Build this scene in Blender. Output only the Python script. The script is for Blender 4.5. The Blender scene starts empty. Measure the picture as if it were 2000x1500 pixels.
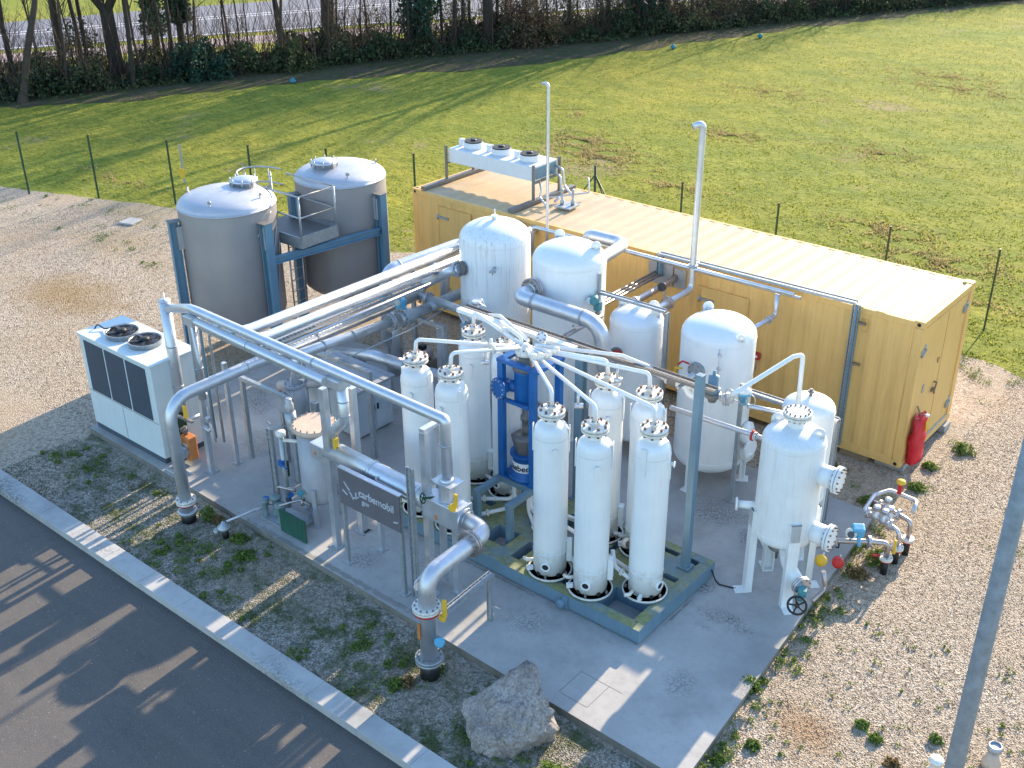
import bpy, bmesh, math, random
from mathutils import Vector, Matrix, noise
import numpy as np
S = bpy.context.scene
R = math.radians
random.seed(7)

# ---------------------------------------------------------------- camera
cam_d = bpy.data.cameras.new("camera"); cam = bpy.data.objects.new("camera", cam_d)
S.collection.objects.link(cam); S.camera = cam
YAW, PITCH, ROLL, FPX = -0.696, -0.478, -0.007, 2183.15
f = Vector((math.cos(PITCH)*math.sin(YAW), math.cos(PITCH)*math.cos(YAW), math.sin(PITCH)))
r0 = Vector((math.cos(YAW), -math.sin(YAW), 0)); u0 = r0.cross(f)
c_, s_ = math.cos(ROLL), math.sin(ROLL)
rv = c_*r0 + s_*u0; uv = -s_*r0 + c_*u0
m = Matrix((rv, uv, -f)).transposed().to_4x4(); m.translation = Vector((5.736, -17.879, 10.952))
cam.matrix_world = m
cam_d.sensor_width = 36; cam_d.lens = FPX/2000*36
cam_d.clip_start = 0.1; cam_d.clip_end = 1500

# ---------------------------------------------------------------- light
SUN_DIR = Vector((-0.08, 1.0, 0.415)).normalized()
EL = math.asin(SUN_DIR.z); AZ = math.atan2(SUN_DIR.x, SUN_DIR.y)
W = bpy.data.worlds.new("World"); S.world = W; W.use_nodes = True
nt = W.node_tree; bg = nt.nodes["Background"]
sky = nt.nodes.new("ShaderNodeTexSky"); sky.sky_type = 'NISHITA'; sky.sun_disc = False
sky.sun_elevation = EL; sky.sun_rotation = AZ
sky.air_density = 1.0; sky.dust_density = 0.6; sky.ozone_density = 4.0; sky.air_density = 1.3
nt.links.new(sky.outputs[0], bg.inputs[0]); bg.inputs[1].default_value = 0.15
sd = bpy.data.lights.new("sun", 'SUN'); sd.energy = 3.7; sd.angle = R(0.55); sd.color = (1, .82, .58)
so = bpy.data.objects.new("sun", sd); S.collection.objects.link(so)
so.rotation_euler = SUN_DIR.to_track_quat('Z', 'Y').to_euler()
S.view_settings.view_transform = 'Standard'; S.view_settings.look = 'None'
S.view_settings.exposure = 1.53; S.view_settings.gamma = 1
S.cycles.max_bounces = 6

# ---------------------------------------------------------------- materials
def ramp(n, stops):
    cr = n.color_ramp
    while len(cr.elements) > 1: cr.elements.remove(cr.elements[-1])
    cr.elements[0].position = stops[0][0]; cr.elements[0].color = (*stops[0][1], 1)
    for p, c in stops[1:]:
        e = cr.elements.new(p); e.color = (*c, 1)
def new(name):
    M = bpy.data.materials.new(name); M.use_nodes = True
    t = M.node_tree; b = t.nodes["Principled BSDF"]
    return M, t, b
def nz(t, scale, detail=4, rough=.55, vec=None, w=None):
    n = t.nodes.new("ShaderNodeTexNoise"); n.inputs["Scale"].default_value = scale
    n.inputs["Detail"].default_value = detail; n.inputs["Roughness"].default_value = rough
    if vec: t.links.new(vec, n.inputs["Vector"])
    return n
def coord(t, scale=(1, 1, 1), which="Object"):
    c = t.nodes.new("ShaderNodeTexCoord"); mp = t.nodes.new("ShaderNodeMapping")
    mp.inputs["Scale"].default_value = scale
    t.links.new(c.outputs[which], mp.inputs["Vector"]); return mp.outputs[0]
def mixc(t, fac, a, b):
    n = t.nodes.new("ShaderNodeMix"); n.data_type = 'RGBA'
    for s, v in ((n.inputs[0], fac), (n.inputs[6], a), (n.inputs[7], b)):
        if isinstance(v, (int, float)): s.default_value = v
        elif isinstance(v, tuple): s.default_value = (*v, 1) if len(v) == 3 else v
        else: t.links.new(v, s)
    return n.outputs[2]
def rmp(t, src, stops):
    n = t.nodes.new("ShaderNodeValToRGB"); ramp(n, stops); t.links.new(src, n.inputs[0]); return n.outputs[0]
def bump(t, b, src, strength, dist=.01):
    n = t.nodes.new("ShaderNodeBump"); n.inputs["Strength"].default_value = strength
    n.inputs["Distance"].default_value = dist; t.links.new(src, n.inputs["Height"])
    t.links.new(n.outputs[0], b.inputs["Normal"]); return n
def paint(name, col, rough=.45, metal=0, dirt=(.25, .22, .17), dirt_amt=.25, streak=True, bmp=.03, var=.12, nscale=3):
    M, t, b = new(name)
    v = coord(t); n1 = nz(t, nscale, 6, .6, v)
    lo = tuple(c*(1-var) for c in col); hi = tuple(min(1, c*(1+var*.6)) for c in col)
    base = rmp(t, n1.outputs[0], [(.3, lo), (.7, hi)])
    if streak:
        v2 = coord(t, (14, 14, .9)); n2 = nz(t, 1.6, 5, .65, v2)
        fac = rmp(t, n2.outputs[0], [(.5, (0, 0, 0)), (.78, (dirt_amt,)*3)])
        base = mixc(t, fac, base, dirt)
    n3 = nz(t, 22, 4, .7, v)
    fac2 = rmp(t, n3.outputs[0], [(.62, (0, 0, 0)), (.8, (dirt_amt*.8,)*3)])
    base = mixc(t, fac2, base, dirt)
    t.links.new(base, b.inputs["Base Color"])
    b.inputs["Metallic"].default_value = metal
    rr = rmp(t, n1.outputs[0], [(.2, (max(0, rough-.08),)*3), (.8, (rough+.12,)*3)])
    t.links.new(rr, b.inputs["Roughness"])
    if bmp: bump(t, b, n3.outputs[0], bmp, .01)
    return M
MAT = {}
MAT['white'] = paint('white_paint', (.80, .81, .80), .33, dirt=(.5, .49, .44), dirt_amt=.14, var=.04)
MAT['white_old'] = paint('white_paint_stained', (.76, .78, .78), .38, dirt=(.40, .37, .30), dirt_amt=.3, var=.06)
MAT['flange_white'] = paint('flange_paint_rusty', (.80, .76, .68), .38, dirt=(.42, .25, .13), dirt_amt=.6, var=.12, nscale=12)
MAT['steel'] = paint('stainless_steel', (.62, .62, .65), .44, metal=.8, dirt=(.35, .33, .3), dirt_amt=.25, var=.1, nscale=5)
MAT['clad'] = paint('aluminium_cladding', (.64, .66, .69), .40, metal=.75, dirt=(.45, .43, .4), dirt_amt=.2, var=.1, nscale=6)
MAT['tankroof'] = paint('satin_steel_roof', (.52, .52, .55), .48, metal=.45, dirt=(.3, .28, .26), dirt_amt=.3, var=.12, nscale=1.5)
MAT['rustbolt'] = paint('rusty_bolt', (.20, .12, .07), .6, metal=.2, var=.4, nscale=30)
MAT['tank'] = paint('brushed_steel_tank', (.31, .29, .285), .55, metal=.3, dirt=(.25, .22, .2), dirt_amt=.25, var=.1, nscale=1.3)
MAT['galv'] = paint('galvanised_steel', (.42, .45, .47), .48, metal=.6, dirt=(.25, .25, .25), dirt_amt=.3, var=.2, nscale=16)
MAT['mast'] = paint('galvanised_mast', (.27, .32, .38), .62, metal=.15, dirt=(.2, .22, .24), dirt_amt=.45, var=.25, nscale=9)
MAT['bluegrey'] = paint('blue_grey_paint', (.15, .245, .315), .5, dirt=(.08, .09, .07), dirt_amt=.3, var=.14)
MAT['skid'] = paint('skid_paint_mossy', (.15, .24, .30), .6, dirt=(.20, .21, .06), dirt_amt=.0, var=.15)
MAT['tankpost'] = paint('post_blue_paint', (.13, .25, .34), .5, dirt=(.1, .1, .09), dirt_amt=.25, var=.12)
MAT['royal'] = paint('royal_blue_paint', (.008, .12, .38), .4, dirt=(.03, .03, .05), dirt_amt=.4, var=.2)
MAT['skyblue'] = paint('light_blue_paint', (.10, .40, .62), .4, var=.1)
MAT['acwhite'] = paint('unit_enamel', (.62, .68, .68), .42, dirt=(.35, .35, .3), dirt_amt=.2, var=.04)
MAT['coolwhite'] = paint('cooler_enamel', (.66, .68, .70), .42, dirt=(.35, .35, .3), dirt_amt=.2, var=.04)
MAT['tan'] = paint('container_paint', (.79, .475, .155), .5, dirt=(.33, .2, .08), dirt_amt=.35, var=.07, nscale=1.2)
MAT['tanroof'] = paint('container_roof_paint', (.52, .38, .22), .5, dirt=(.3, .2, .12), dirt_amt=.55, var=.14, nscale=1.1)
MAT['red'] = paint('red_paint', (.52, .02, .02), .5, dirt_amt=.2)
MAT['redtarp'] = paint('red_tarpaulin', (.62, .012, .03), .42, dirt=(.3, .01, .02), dirt_amt=.5, var=.2, streak=False, bmp=.3)
MAT['yellow'] = paint('yellow_paint', (.78, .46, .03), .5, dirt_amt=.3)
MAT['orange'] = paint('orange_paint', (.55, .20, .06), .5, dirt_amt=.3)
MAT['green'] = paint('dark_green_paint', (.015, .09, .06), .45, dirt_amt=.15)
MAT['postgreen'] = paint('fence_green', (.012, .05, .022), .55, dirt_amt=.2)
MAT['teal'] = paint('teal_valve_paint', (.07, .27, .29), .45, dirt_amt=.3)
MAT['black'] = paint('black_rubber', (.012, .012, .014), .55, dirt=(.06, .06, .06), dirt_amt=.3)
MAT['louvre'] = paint('dark_grille', (.065, .085, .11), .55, dirt_amt=.1, streak=False)
MAT['cast'] = paint('grey_cast_metal', (.20, .19, .18), .55, metal=.35, dirt=(.12, .07, .05), dirt_amt=.5)
MAT['warm'] = paint('stained_stainless', (.50, .44, .42), .38, metal=.85, dirt=(.3, .18, .12), dirt_amt=.6)
MAT['lid'] = paint('primer_lid', (.60, .45, .34), .5, dirt_amt=.3)
MAT['greyvessel'] = paint('grey_vessel_paint', (.38, .39, .42), .45, dirt_amt=.25, metal=.1)
MAT['cabinet'] = paint('cabinet_enamel', (.46, .52, .56), .42, dirt_amt=.2)
def column_white():
    M, t, b = new('white_column_paint')
    v = coord(t); n1 = nz(t, 3, 5, .6, v)
    base = rmp(t, n1.outputs[0], [(.3, (.77, .79, .78)), (.7, (.83, .84, .83))])
    c = t.nodes.new("ShaderNodeTexCoord"); sx = t.nodes.new("ShaderNodeSeparateXYZ"); t.links.new(c.outputs["Object"], sx.inputs[0])
    n2 = nz(t, 2.2, 6, .75, coord(t, (8, 8, 2.2)))
    band = rmp(t, sx.outputs[2], [(.0, (.45,)*3), (.10, (.5,)*3), (.28, (.30,)*3), (.40, (1, 1, 1)), (.47, (.75,)*3), (.56, (0,)*3)])
    st = rmp(t, n2.outputs[0], [(.50, (0,)*3), (.66, (.75,)*3)])
    mu = t.nodes.new("ShaderNodeMath"); mu.operation = 'MULTIPLY'; t.links.new(st, mu.inputs[0]); t.links.new(band, mu.inputs[1])
    base = mixc(t, mu.outputs[0], base, (.40, .38, .28))
    n3 = nz(t, 1.6, 5, .65, coord(t, (16, 16, .7))); base = mixc(t, rmp(t, n3.outputs[0], [(.52, (0,)*3), (.78, (.16,)*3)]), base, (.45, .44, .38))
    t.links.new(base, b.inputs["Base Color"]); b.inputs["Roughness"].default_value = .36; return M
MAT['colwhite'] = column_white()
MAT['slabside'] = paint('dirty_slab_edge', (.20, .185, .16), .9, dirt=(.08, .085, .04), dirt_amt=.6, var=.25, nscale=4)
MAT['hatchline'] = paint('joint_line', (.22, .21, .20), .9, streak=False)
MAT['pumpgrey'] = paint('grey_green_pump_paint', (.16, .23, .24), .5, dirt_amt=.4, nscale=12)
MAT['signmetal'] = paint('sign_metal', (.17, .165, .185), .5, metal=.35, streak=False, dirt_amt=.1)
MAT['textdim'] = paint('letter_cutout', (.52, .53, .56), .5, streak=False)
MAT['plate'] = paint('grey_plate', (.36, .35, .34), .6, dirt_amt=.3)
MAT['wood'] = paint('weathered_timber', (.26, .18, .11), .8, dirt_amt=.4, nscale=8)
MAT['text'] = paint('letter_silver', (.85, .86, .88), .4, dirt_amt=.1, streak=False)
MAT['textdark'] = paint('letter_dark', (.01, .03, .06), .5, dirt_amt=.0, streak=False)
MAT['cyan'] = paint('blue_bag_plastic', (.02, .20, .28), .5)

# vessel with rust drips around the shoulder
def rusty_white():
    M, t, b = new('white_paint_rust_drips')
    v = coord(t); n1 = nz(t, 3, 5, .6, v)
    base = rmp(t, n1.outputs[0], [(.3, (.75, .77, .77)), (.7, (.82, .83, .82))])
    v2 = coord(t, (9, 9, .35)); n2 = nz(t, 3, 6, .7, v2)
    c = t.nodes.new("ShaderNodeTexCoord"); sx = t.nodes.new("ShaderNodeSeparateXYZ"); t.links.new(c.outputs["Object"], sx.inputs[0])
    zz = rmp(t, sx.outputs[2], [(0, (0, 0, 0)), (1, (1, 1, 1))])
    mr = t.nodes.new("ShaderNodeMapRange"); mr.inputs[1].default_value = 1.2; mr.inputs[2].default_value = 3.6
    mr.inputs[3].default_value = .12; mr.inputs[4].default_value = 1.0; t.links.new(sx.outputs[2], mr.inputs[0])
    st = rmp(t, n2.outputs[0], [(.52, (0, 0, 0)), (.72, (.85, .85, .85))])
    mu = t.nodes.new("ShaderNodeMath"); mu.operation = 'MULTIPLY'; t.links.new(st, mu.inputs[0]); t.links.new(mr.outputs[0], mu.inputs[1])
    base = mixc(t, mu.outputs[0], base, (.40, .33, .25))
    t.links.new(base, b.inputs["Base Color"]); b.inputs["Roughness"].default_value = .36
    return M
MAT['rusty'] = rusty_white()
# skid: moss on horizontal faces
def skid_mat():
    M, t, b = new('skid_paint_with_moss')
    v = coord(t); n1 = nz(t, 2.2, 6, .6, v)
    g = t.nodes.new("ShaderNodeNewGeometry"); sx = t.nodes.new("ShaderNodeSeparateXYZ"); t.links.new(g.outputs["Normal"], sx.inputs[0])
    up = rmp(t, sx.outputs[2], [(.7, (0, 0, 0)), (.9, (1, 1, 1))])
    nn = rmp(t, n1.outputs[0], [(.33, (.15,)*3), (.55, (.95,)*3)])
    mu = t.nodes.new("ShaderNodeMath"); mu.operation = 'MULTIPLY'; t.links.new(up, mu.inputs[0]); t.links.new(nn, mu.inputs[1])
    n2 = nz(t, 14, 5, .7, v)
    moss = rmp(t, n2.outputs[0], [(.3, (.16, .18, .05)), (.7, (.34, .33, .15))])
    pa = rmp(t, n2.outputs[0], [(.3, (.12, .20, .26)), (.7, (.17, .26, .32))])
    t.links.new(mixc(t, mu.outputs[0], pa, moss), b.inputs["Base Color"]); b.inputs["Roughness"].default_value = .65
    return M
MAT['skidmoss'] = skid_mat()

def ground_grass(name, cols, brown, patch_lo=.56, patch_hi=.70, bstr=.9):
    M, t, b = new(name)
    v = coord(t); v2 = coord(t, (.55, 1, 1)); vs = coord(t, (.38, 1.25, 1))
    big = nz(t, .10, 5, .6, v2); mid = nz(t, .8, 6, .7, v2); fine = nz(t, 6.5, 6, .8, vs); vf = nz(t, 30, 3, .8, v)
    c1 = rmp(t, fine.outputs[0], [(.36, cols[0]), (.48, cols[1]), (.66, cols[2])])  # stretched grass tones; the dark streaks are tuft shadows painted into the colour
    c2 = rmp(t, vf.outputs[0], [(.3, cols[0]), (.5, cols[1]), (.7, cols[2])])
    c = mixc(t, .35, c1, c2)
    def mul(x, y):
        mm = t.nodes.new("ShaderNodeMix"); mm.data_type = 'RGBA'; mm.blend_type = 'MULTIPLY'; mm.inputs[0].default_value = 1
        t.links.new(x, mm.inputs[6]); t.links.new(y, mm.inputs[7]); return mm.outputs[2]
    c = mul(c, rmp(t, mid.outputs[0], [(.32, (.70, .80, .7)), (.68, (1.25, 1.16, 1.0))]))
    c = mul(c, rmp(t, big.outputs[0], [(.35, (.88, .97, .9)), (.65, (1.22, 1.08, .95))]))
    pn = nz(t, .17, 6, .7, coord(t, (.8, .8, 1))); pf = nz(t, 3.2, 6, .85, vs)
    ad = t.nodes.new("ShaderNodeMath"); ad.operation = 'MULTIPLY_ADD'; t.links.new(pf.outputs[0], ad.inputs[0]); ad.inputs[1].default_value = .55
    t.links.new(pn.outputs[0], ad.inputs[2])
    pat = rmp(t, ad.outputs[0], [(patch_lo+.27, (0, 0, 0)), (patch_hi+.27, (.85,)*3)])
    bd = rmp(t, vf.outputs[0], [(.3, tuple(x*.55 for x in brown)), (.65, brown)])
    t.links.new(mixc(t, pat, c, bd), b.inputs["Base Color"])
    b.inputs["Roughness"].default_value = .9; b.inputs["Specular IOR Level"].default_value = .15
    h = t.nodes.new("ShaderNodeMath"); h.operation = 'MULTIPLY_ADD'; h.inputs[1].default_value = .25
    t.links.new(vf.outputs[0], h.inputs[0]); t.links.new(fine.outputs[0], h.inputs[2])
    bump(t, b, h.outputs[0], bstr, .10)
    return M
MAT['grass'] = ground_grass('field_grass', [(.08, .10, .018), (.225, .25, .042), (.41, .40, .095)], (.42, .31, .19), .60, .68, .9)
MAT['verge'] = ground_grass('verge_grass', [(.05, .10, .015), (.15, .22, .03), (.28, .34, .06)], (.25, .2, .1), .6, .8)

def spot(t, px, py, rad, sx_, amp, grain=1.3):
    c = t.nodes.new("ShaderNodeTexCoord"); mp = t.nodes.new("ShaderNodeMapping"); mp.inputs["Location"].default_value = (-px/(rad*sx_), -py/rad, 0)
    mp.inputs["Scale"].default_value = (1/(rad*sx_), 1/rad, 0); t.links.new(c.outputs["Object"], mp.inputs["Vector"])
    ln = t.nodes.new("ShaderNodeVectorMath"); ln.operation = 'LENGTH'; t.links.new(mp.outputs[0], ln.inputs[0])
    n = nz(t, grain/rad*1.6, 6, .75, coord(t)); ad = t.nodes.new("ShaderNodeMath"); ad.operation = 'MULTIPLY_ADD'; t.links.new(n.outputs[0], ad.inputs[0]); ad.inputs[1].default_value = .9
    t.links.new(ln.outputs["Value"], ad.inputs[2])
    return rmp(t, ad.outputs[0], [(.6, (amp,)*3), (1.0, (0,)*3)])
def gravel(name, cols, brown, moss, mlo, mhi, bstr=.9, marks=()):
    M, t, b = new(name)
    v = coord(t)
    vo = t.nodes.new("ShaderNodeTexVoronoi"); vo.inputs["Scale"].default_value = 42; t.links.new(v, vo.inputs["Vector"])
    vo2 = t.nodes.new("ShaderNodeTexVoronoi"); vo2.inputs["Scale"].default_value = 15; t.links.new(v, vo2.inputs["Vector"])
    bw = t.nodes.new("ShaderNodeRGBToBW"); t.links.new(vo.outputs["Color"], bw.inputs[0])
    c = rmp(t, bw.outputs[0], [(.15, cols[0]), (.5, cols[1]), (.85, cols[2])])
    fine = nz(t, 60, 3, .7, v); big = nz(t, .35, 6, .65, v); mid = nz(t, 1.6, 6, .7, v)
    c = mixc(t, rmp(t, fine.outputs[0], [(.35, (.5,)*3), (.6, (0,)*3)]), c, cols[0])
    gap = rmp(t, vo2.outputs["Distance"], [(.0, (0,)*3), (.55, (0,)*3), (.8, (.55,)*3)])
    c = mixc(t, gap, c, tuple(x*.55 for x in cols[0]))
    c = mixc(t, rmp(t, big.outputs[0], [(.45, (0,)*3), (.7, (.75,)*3)]), c, brown)
    c = mixc(t, rmp(t, mid.outputs[0], [(mlo, (0,)*3), (mhi, (.9,)*3)]), c, moss)
    for (px, py, rad, sx_, amp, colr) in marks:
        c = mixc(t, spot(t, px, py, rad, sx_, amp), c, colr)
    t.links.new(c, b.inputs["Base Color"]); b.inputs["Roughness"].default_value = .92
    b.inputs["Specular IOR Level"].default_value = .2
    bump(t, b, vo.outputs["Distance"], bstr, .02)
    return M
MAT['gravel'] = gravel('yard_gravel', [(.30, .235, .17), (.47, .385, .295), (.64, .55, .45)], (.40, .30, .20), (.18, .15, .07), .68, .82, marks=[(-19.6, -5.0, 2.6, 1.5, .75, (.30, .20, .09)), (-22, -2.0, 2.4, 1.5, .5, (.33, .25, .14)), (1.6, -6.9, 1.0, 1.1, .6, (.30, .17, .08)), (-24, 0, 2, 2, .5, (.30, .24, .13)), (2.6, -2.6, 2, .5, .35, (.30, .25, .19))])
MAT['verge_gravel'] = gravel('verge_gravel', [(.20, .18, .15), (.38, .34, .28), (.6, .55, .47)], (.28, .23, .16), (.075, .095, .03), .47, .62)
MAT['litter'] = gravel('leaf_litter', [(.06, .045, .03), (.12, .09, .06), (.24, .18, .12)], (.05, .06, .02), (.05, .08, .02), .45, .6)

def concrete(name, base, joints=False):
    M, t, b = new(name)
    v = coord(t); n1 = nz(t, .8, 7, .7, v); n2 = nz(t, 9, 5, .7, v); n3 = nz(t, 70, 2, .7, v)
    c = rmp(t, n1.outputs[0], [(.3, tuple(x*.72 for x in base)), (.52, base), (.75, tuple(x*1.15 for x in base))])
    c = mixc(t, rmp(t, n2.outputs[0], [(.5, (0,)*3), (.8, (.4,)*3)]), c, tuple(x*.55 for x in base))
    st = nz(t, .45, 6, .6, coord(t, (1, 1.3, 1))); sp = nz(t, 24, 4, .85, v)
    m1 = rmp(t, st.outputs[0], [(.56, (0,)*3), (.68, (.8,)*3)]); m2 = rmp(t, sp.outputs[0], [(.47, (0,)*3), (.54, (1,)*3)])
    mu = t.nodes.new("ShaderNodeMath"); mu.operation = 'MULTIPLY'; t.links.new(m1, mu.inputs[0]); t.links.new(m2, mu.inputs[1])
    c = mixc(t, mu.outputs[0], c, (.07, .07, .065))
    if name == 'slab_concrete':
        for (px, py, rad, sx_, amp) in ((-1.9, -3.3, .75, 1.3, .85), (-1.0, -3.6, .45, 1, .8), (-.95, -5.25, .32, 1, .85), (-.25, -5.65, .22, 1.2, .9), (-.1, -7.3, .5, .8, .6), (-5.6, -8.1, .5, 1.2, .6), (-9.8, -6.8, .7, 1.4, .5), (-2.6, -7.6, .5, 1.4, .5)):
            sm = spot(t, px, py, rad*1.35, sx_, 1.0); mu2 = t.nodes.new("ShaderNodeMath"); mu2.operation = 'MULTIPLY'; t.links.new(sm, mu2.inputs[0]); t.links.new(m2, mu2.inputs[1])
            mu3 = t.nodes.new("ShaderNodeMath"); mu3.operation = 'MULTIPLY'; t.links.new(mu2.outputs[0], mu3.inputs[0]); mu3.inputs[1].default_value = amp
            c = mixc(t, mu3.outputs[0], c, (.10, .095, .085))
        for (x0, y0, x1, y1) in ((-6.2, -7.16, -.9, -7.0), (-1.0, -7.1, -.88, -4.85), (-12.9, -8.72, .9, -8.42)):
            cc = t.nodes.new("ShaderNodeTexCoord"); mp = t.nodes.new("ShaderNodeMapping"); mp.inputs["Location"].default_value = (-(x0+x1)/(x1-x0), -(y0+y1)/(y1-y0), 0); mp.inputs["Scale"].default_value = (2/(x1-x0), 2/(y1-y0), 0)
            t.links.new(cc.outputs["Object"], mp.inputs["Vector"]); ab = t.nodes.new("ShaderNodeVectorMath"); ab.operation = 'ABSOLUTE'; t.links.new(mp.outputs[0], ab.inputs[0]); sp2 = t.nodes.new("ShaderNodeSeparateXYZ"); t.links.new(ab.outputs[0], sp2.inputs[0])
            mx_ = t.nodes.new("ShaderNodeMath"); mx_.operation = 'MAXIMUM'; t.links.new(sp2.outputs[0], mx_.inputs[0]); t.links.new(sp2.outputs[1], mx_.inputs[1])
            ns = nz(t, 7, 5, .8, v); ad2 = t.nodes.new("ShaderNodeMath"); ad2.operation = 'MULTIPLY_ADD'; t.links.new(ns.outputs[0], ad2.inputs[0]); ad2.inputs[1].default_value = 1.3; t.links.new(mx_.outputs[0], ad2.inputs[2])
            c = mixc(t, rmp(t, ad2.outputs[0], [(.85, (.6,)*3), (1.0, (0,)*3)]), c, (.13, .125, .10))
        lg = nz(t, .32, 5, .6, v); c = mixc(t, rmp(t, lg.outputs[0], [(.42, (0,)*3), (.62, (.6,)*3)]), c, (.25, .24, .225))
    t.links.new(c, b.inputs["Base Color"]); b.inputs["Roughness"].default_value = .85
    bump(t, b, n3.outputs[0], .25, .004)
    return M
MAT['concrete'] = concrete('slab_concrete', (.42, .405, .385))
MAT['kerb'] = concrete('kerb_concrete', (.44, .43, .41))
def asphalt():
    M, t, b = new('asphalt')
    v = coord(t); n1 = nz(t, .5, 6, .65, v); n2 = nz(t, 55, 3, .8, v); n3 = nz(t, 6, 5, .7, v)
    c = rmp(t, n2.outputs[0], [(.3, (.062, .056, .052)), (.55, (.105, .093, .085)), (.75, (.25, .215, .185))])
    c = mixc(t, rmp(t, n1.outputs[0], [(.35, (.0,)*3), (.7, (.35,)*3)]), c, (.10, .085, .07))
    c = mixc(t, rmp(t, n3.outputs[0], [(.5, (0,)*3), (.75, (.5,)*3)]), c, (.055, .05, .05))
    n4 = nz(t, .9, 7, .75, coord(t, (.25, 1.6, 1))); c = mixc(t, rmp(t, n4.outputs[0], [(.4, (0,)*3), (.7, (.45,)*3)]), c, (.16, .14, .12))
    sp = nz(t, 26, 2, .6, v); c = mixc(t, rmp(t, sp.outputs[0], [(.68, (0,)*3), (.72, (.7,)*3)]), c, (.34, .32, .3))
    t.links.new(c, b.inputs["Base Color"]); b.inputs["Roughness"].default_value = .8
    bump(t, b, n2.outputs[0], .6, .006)
    return M
MAT['asphalt'] = asphalt()
MAT['road2'] = paint('old_asphalt', (.17, .17, .20), .8, dirt_amt=.2, streak=False)
MAT['path2'] = paint('pink_path', (.33, .25, .24), .85, dirt_amt=.2, streak=False)
MAT['roadwhite'] = paint('road_marking', (.7, .7, .72), .7, dirt_amt=.5, streak=False)
def rockmat():
    M, t, b = new('granite')
    v = coord(t); n1 = nz(t, 2.5, 8, .7, v); n2 = nz(t, 24, 4, .8, v); n3 = nz(t, 6, 8, .75, v)
    c = rmp(t, n1.outputs[0], [(.3, (.20, .17, .15)), (.5, (.40, .35, .31)), (.7, (.52, .47, .43))])
    c = mixc(t, rmp(t, n2.outputs[0], [(.45, (0,)*3), (.6, (.7,)*3)]), c, (.15, .12, .11)); n5 = nz(t, 16, 6, .8, v); c = mixc(t, rmp(t, n5.outputs[0], [(.55, (0,)*3), (.68, (.7,)*3)]), c, (.62, .57, .53))
    c = mixc(t, rmp(t, n3.outputs[0], [(.6, (0,)*3), (.72, (.7,)*3)]), c, (.34, .20, .12))
    t.links.new(c, b.inputs["Base Color"]); b.inputs["Roughness"].default_value = .85
    h = t.nodes.new("ShaderNodeMath"); h.operation = 'ADD'; t.links.new(n3.outputs[0], h.inputs[0]); t.links.new(n2.outputs[0], h.inputs[1])
    bump(t, b, h.outputs[0], .8, .03)
    return M
MAT['rock'] = rockmat()
def leafmat(name, a, bcol):
    M, t, b = new(name)
    v = coord(t); n = nz(t, 3, 4, .7, v); n2 = nz(t, 40, 2, .5, v)
    c = rmp(t, n2.outputs[0], [(.35, a), (.65, bcol)])
    c = mixc(t, rmp(t, n.outputs[0], [(.4, (0,)*3), (.7, (.5,)*3)]), c, tuple(x*.6 for x in a))
    t.links.new(c, b.inputs["Base Color"]); b.inputs["Roughness"].default_value = .7
    tr = t.nodes.new("ShaderNodeBsdfTranslucent"); t.links.new(c, tr.inputs[0])
    mx = t.nodes.new("ShaderNodeMixShader"); mx.inputs[0].default_value = .3
    o = t.nodes["Material Output"]; t.links.new(b.outputs[0], mx.inputs[1]); t.links.new(tr.outputs[0], mx.inputs[2])
    t.links.new(mx.outputs[0], o.inputs[0])
    return M
MAT['leafdark'] = leafmat('dark_leaves', (.018, .04, .016), (.045, .085, .03))
MAT['leafbrown'] = leafmat('brown_leaves', (.09, .055, .03), (.19, .13, .075))
MAT['leafolive'] = leafmat('olive_leaves', (.04, .065, .02), (.11, .13, .05))
MAT['leafivy'] = leafmat('ivy_leaves', (.012, .05, .03), (.03, .10, .06))
MAT['weed'] = leafmat('weed_leaves', (.08, .14, .025), (.22, .30, .05))
MAT['blade'] = leafmat('grass_blades', (.20, .235, .035), (.40, .41, .09))
MAT['bladedry'] = leafmat('dry_grass_blades', (.30, .25, .10), (.48, .40, .2))
for q_ in ('blade', 'bladedry'): MAT[q_].node_tree.nodes['Mix Shader'].inputs[0].default_value = .5
MAT['weeddry'] = leafmat('dry_weed_leaves', (.16, .10, .04), (.33, .24, .1))
MAT['bark'] = paint('bark', (.045, .034, .026), .9, dirt=(.03, .03, .02), dirt_amt=.6, var=.35, nscale=5)
MAT['barklight'] = paint('bark_light', (.075, .052, .037), .9, dirt=(.05, .05, .03), dirt_amt=.6, var=.35, nscale=5)

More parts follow.
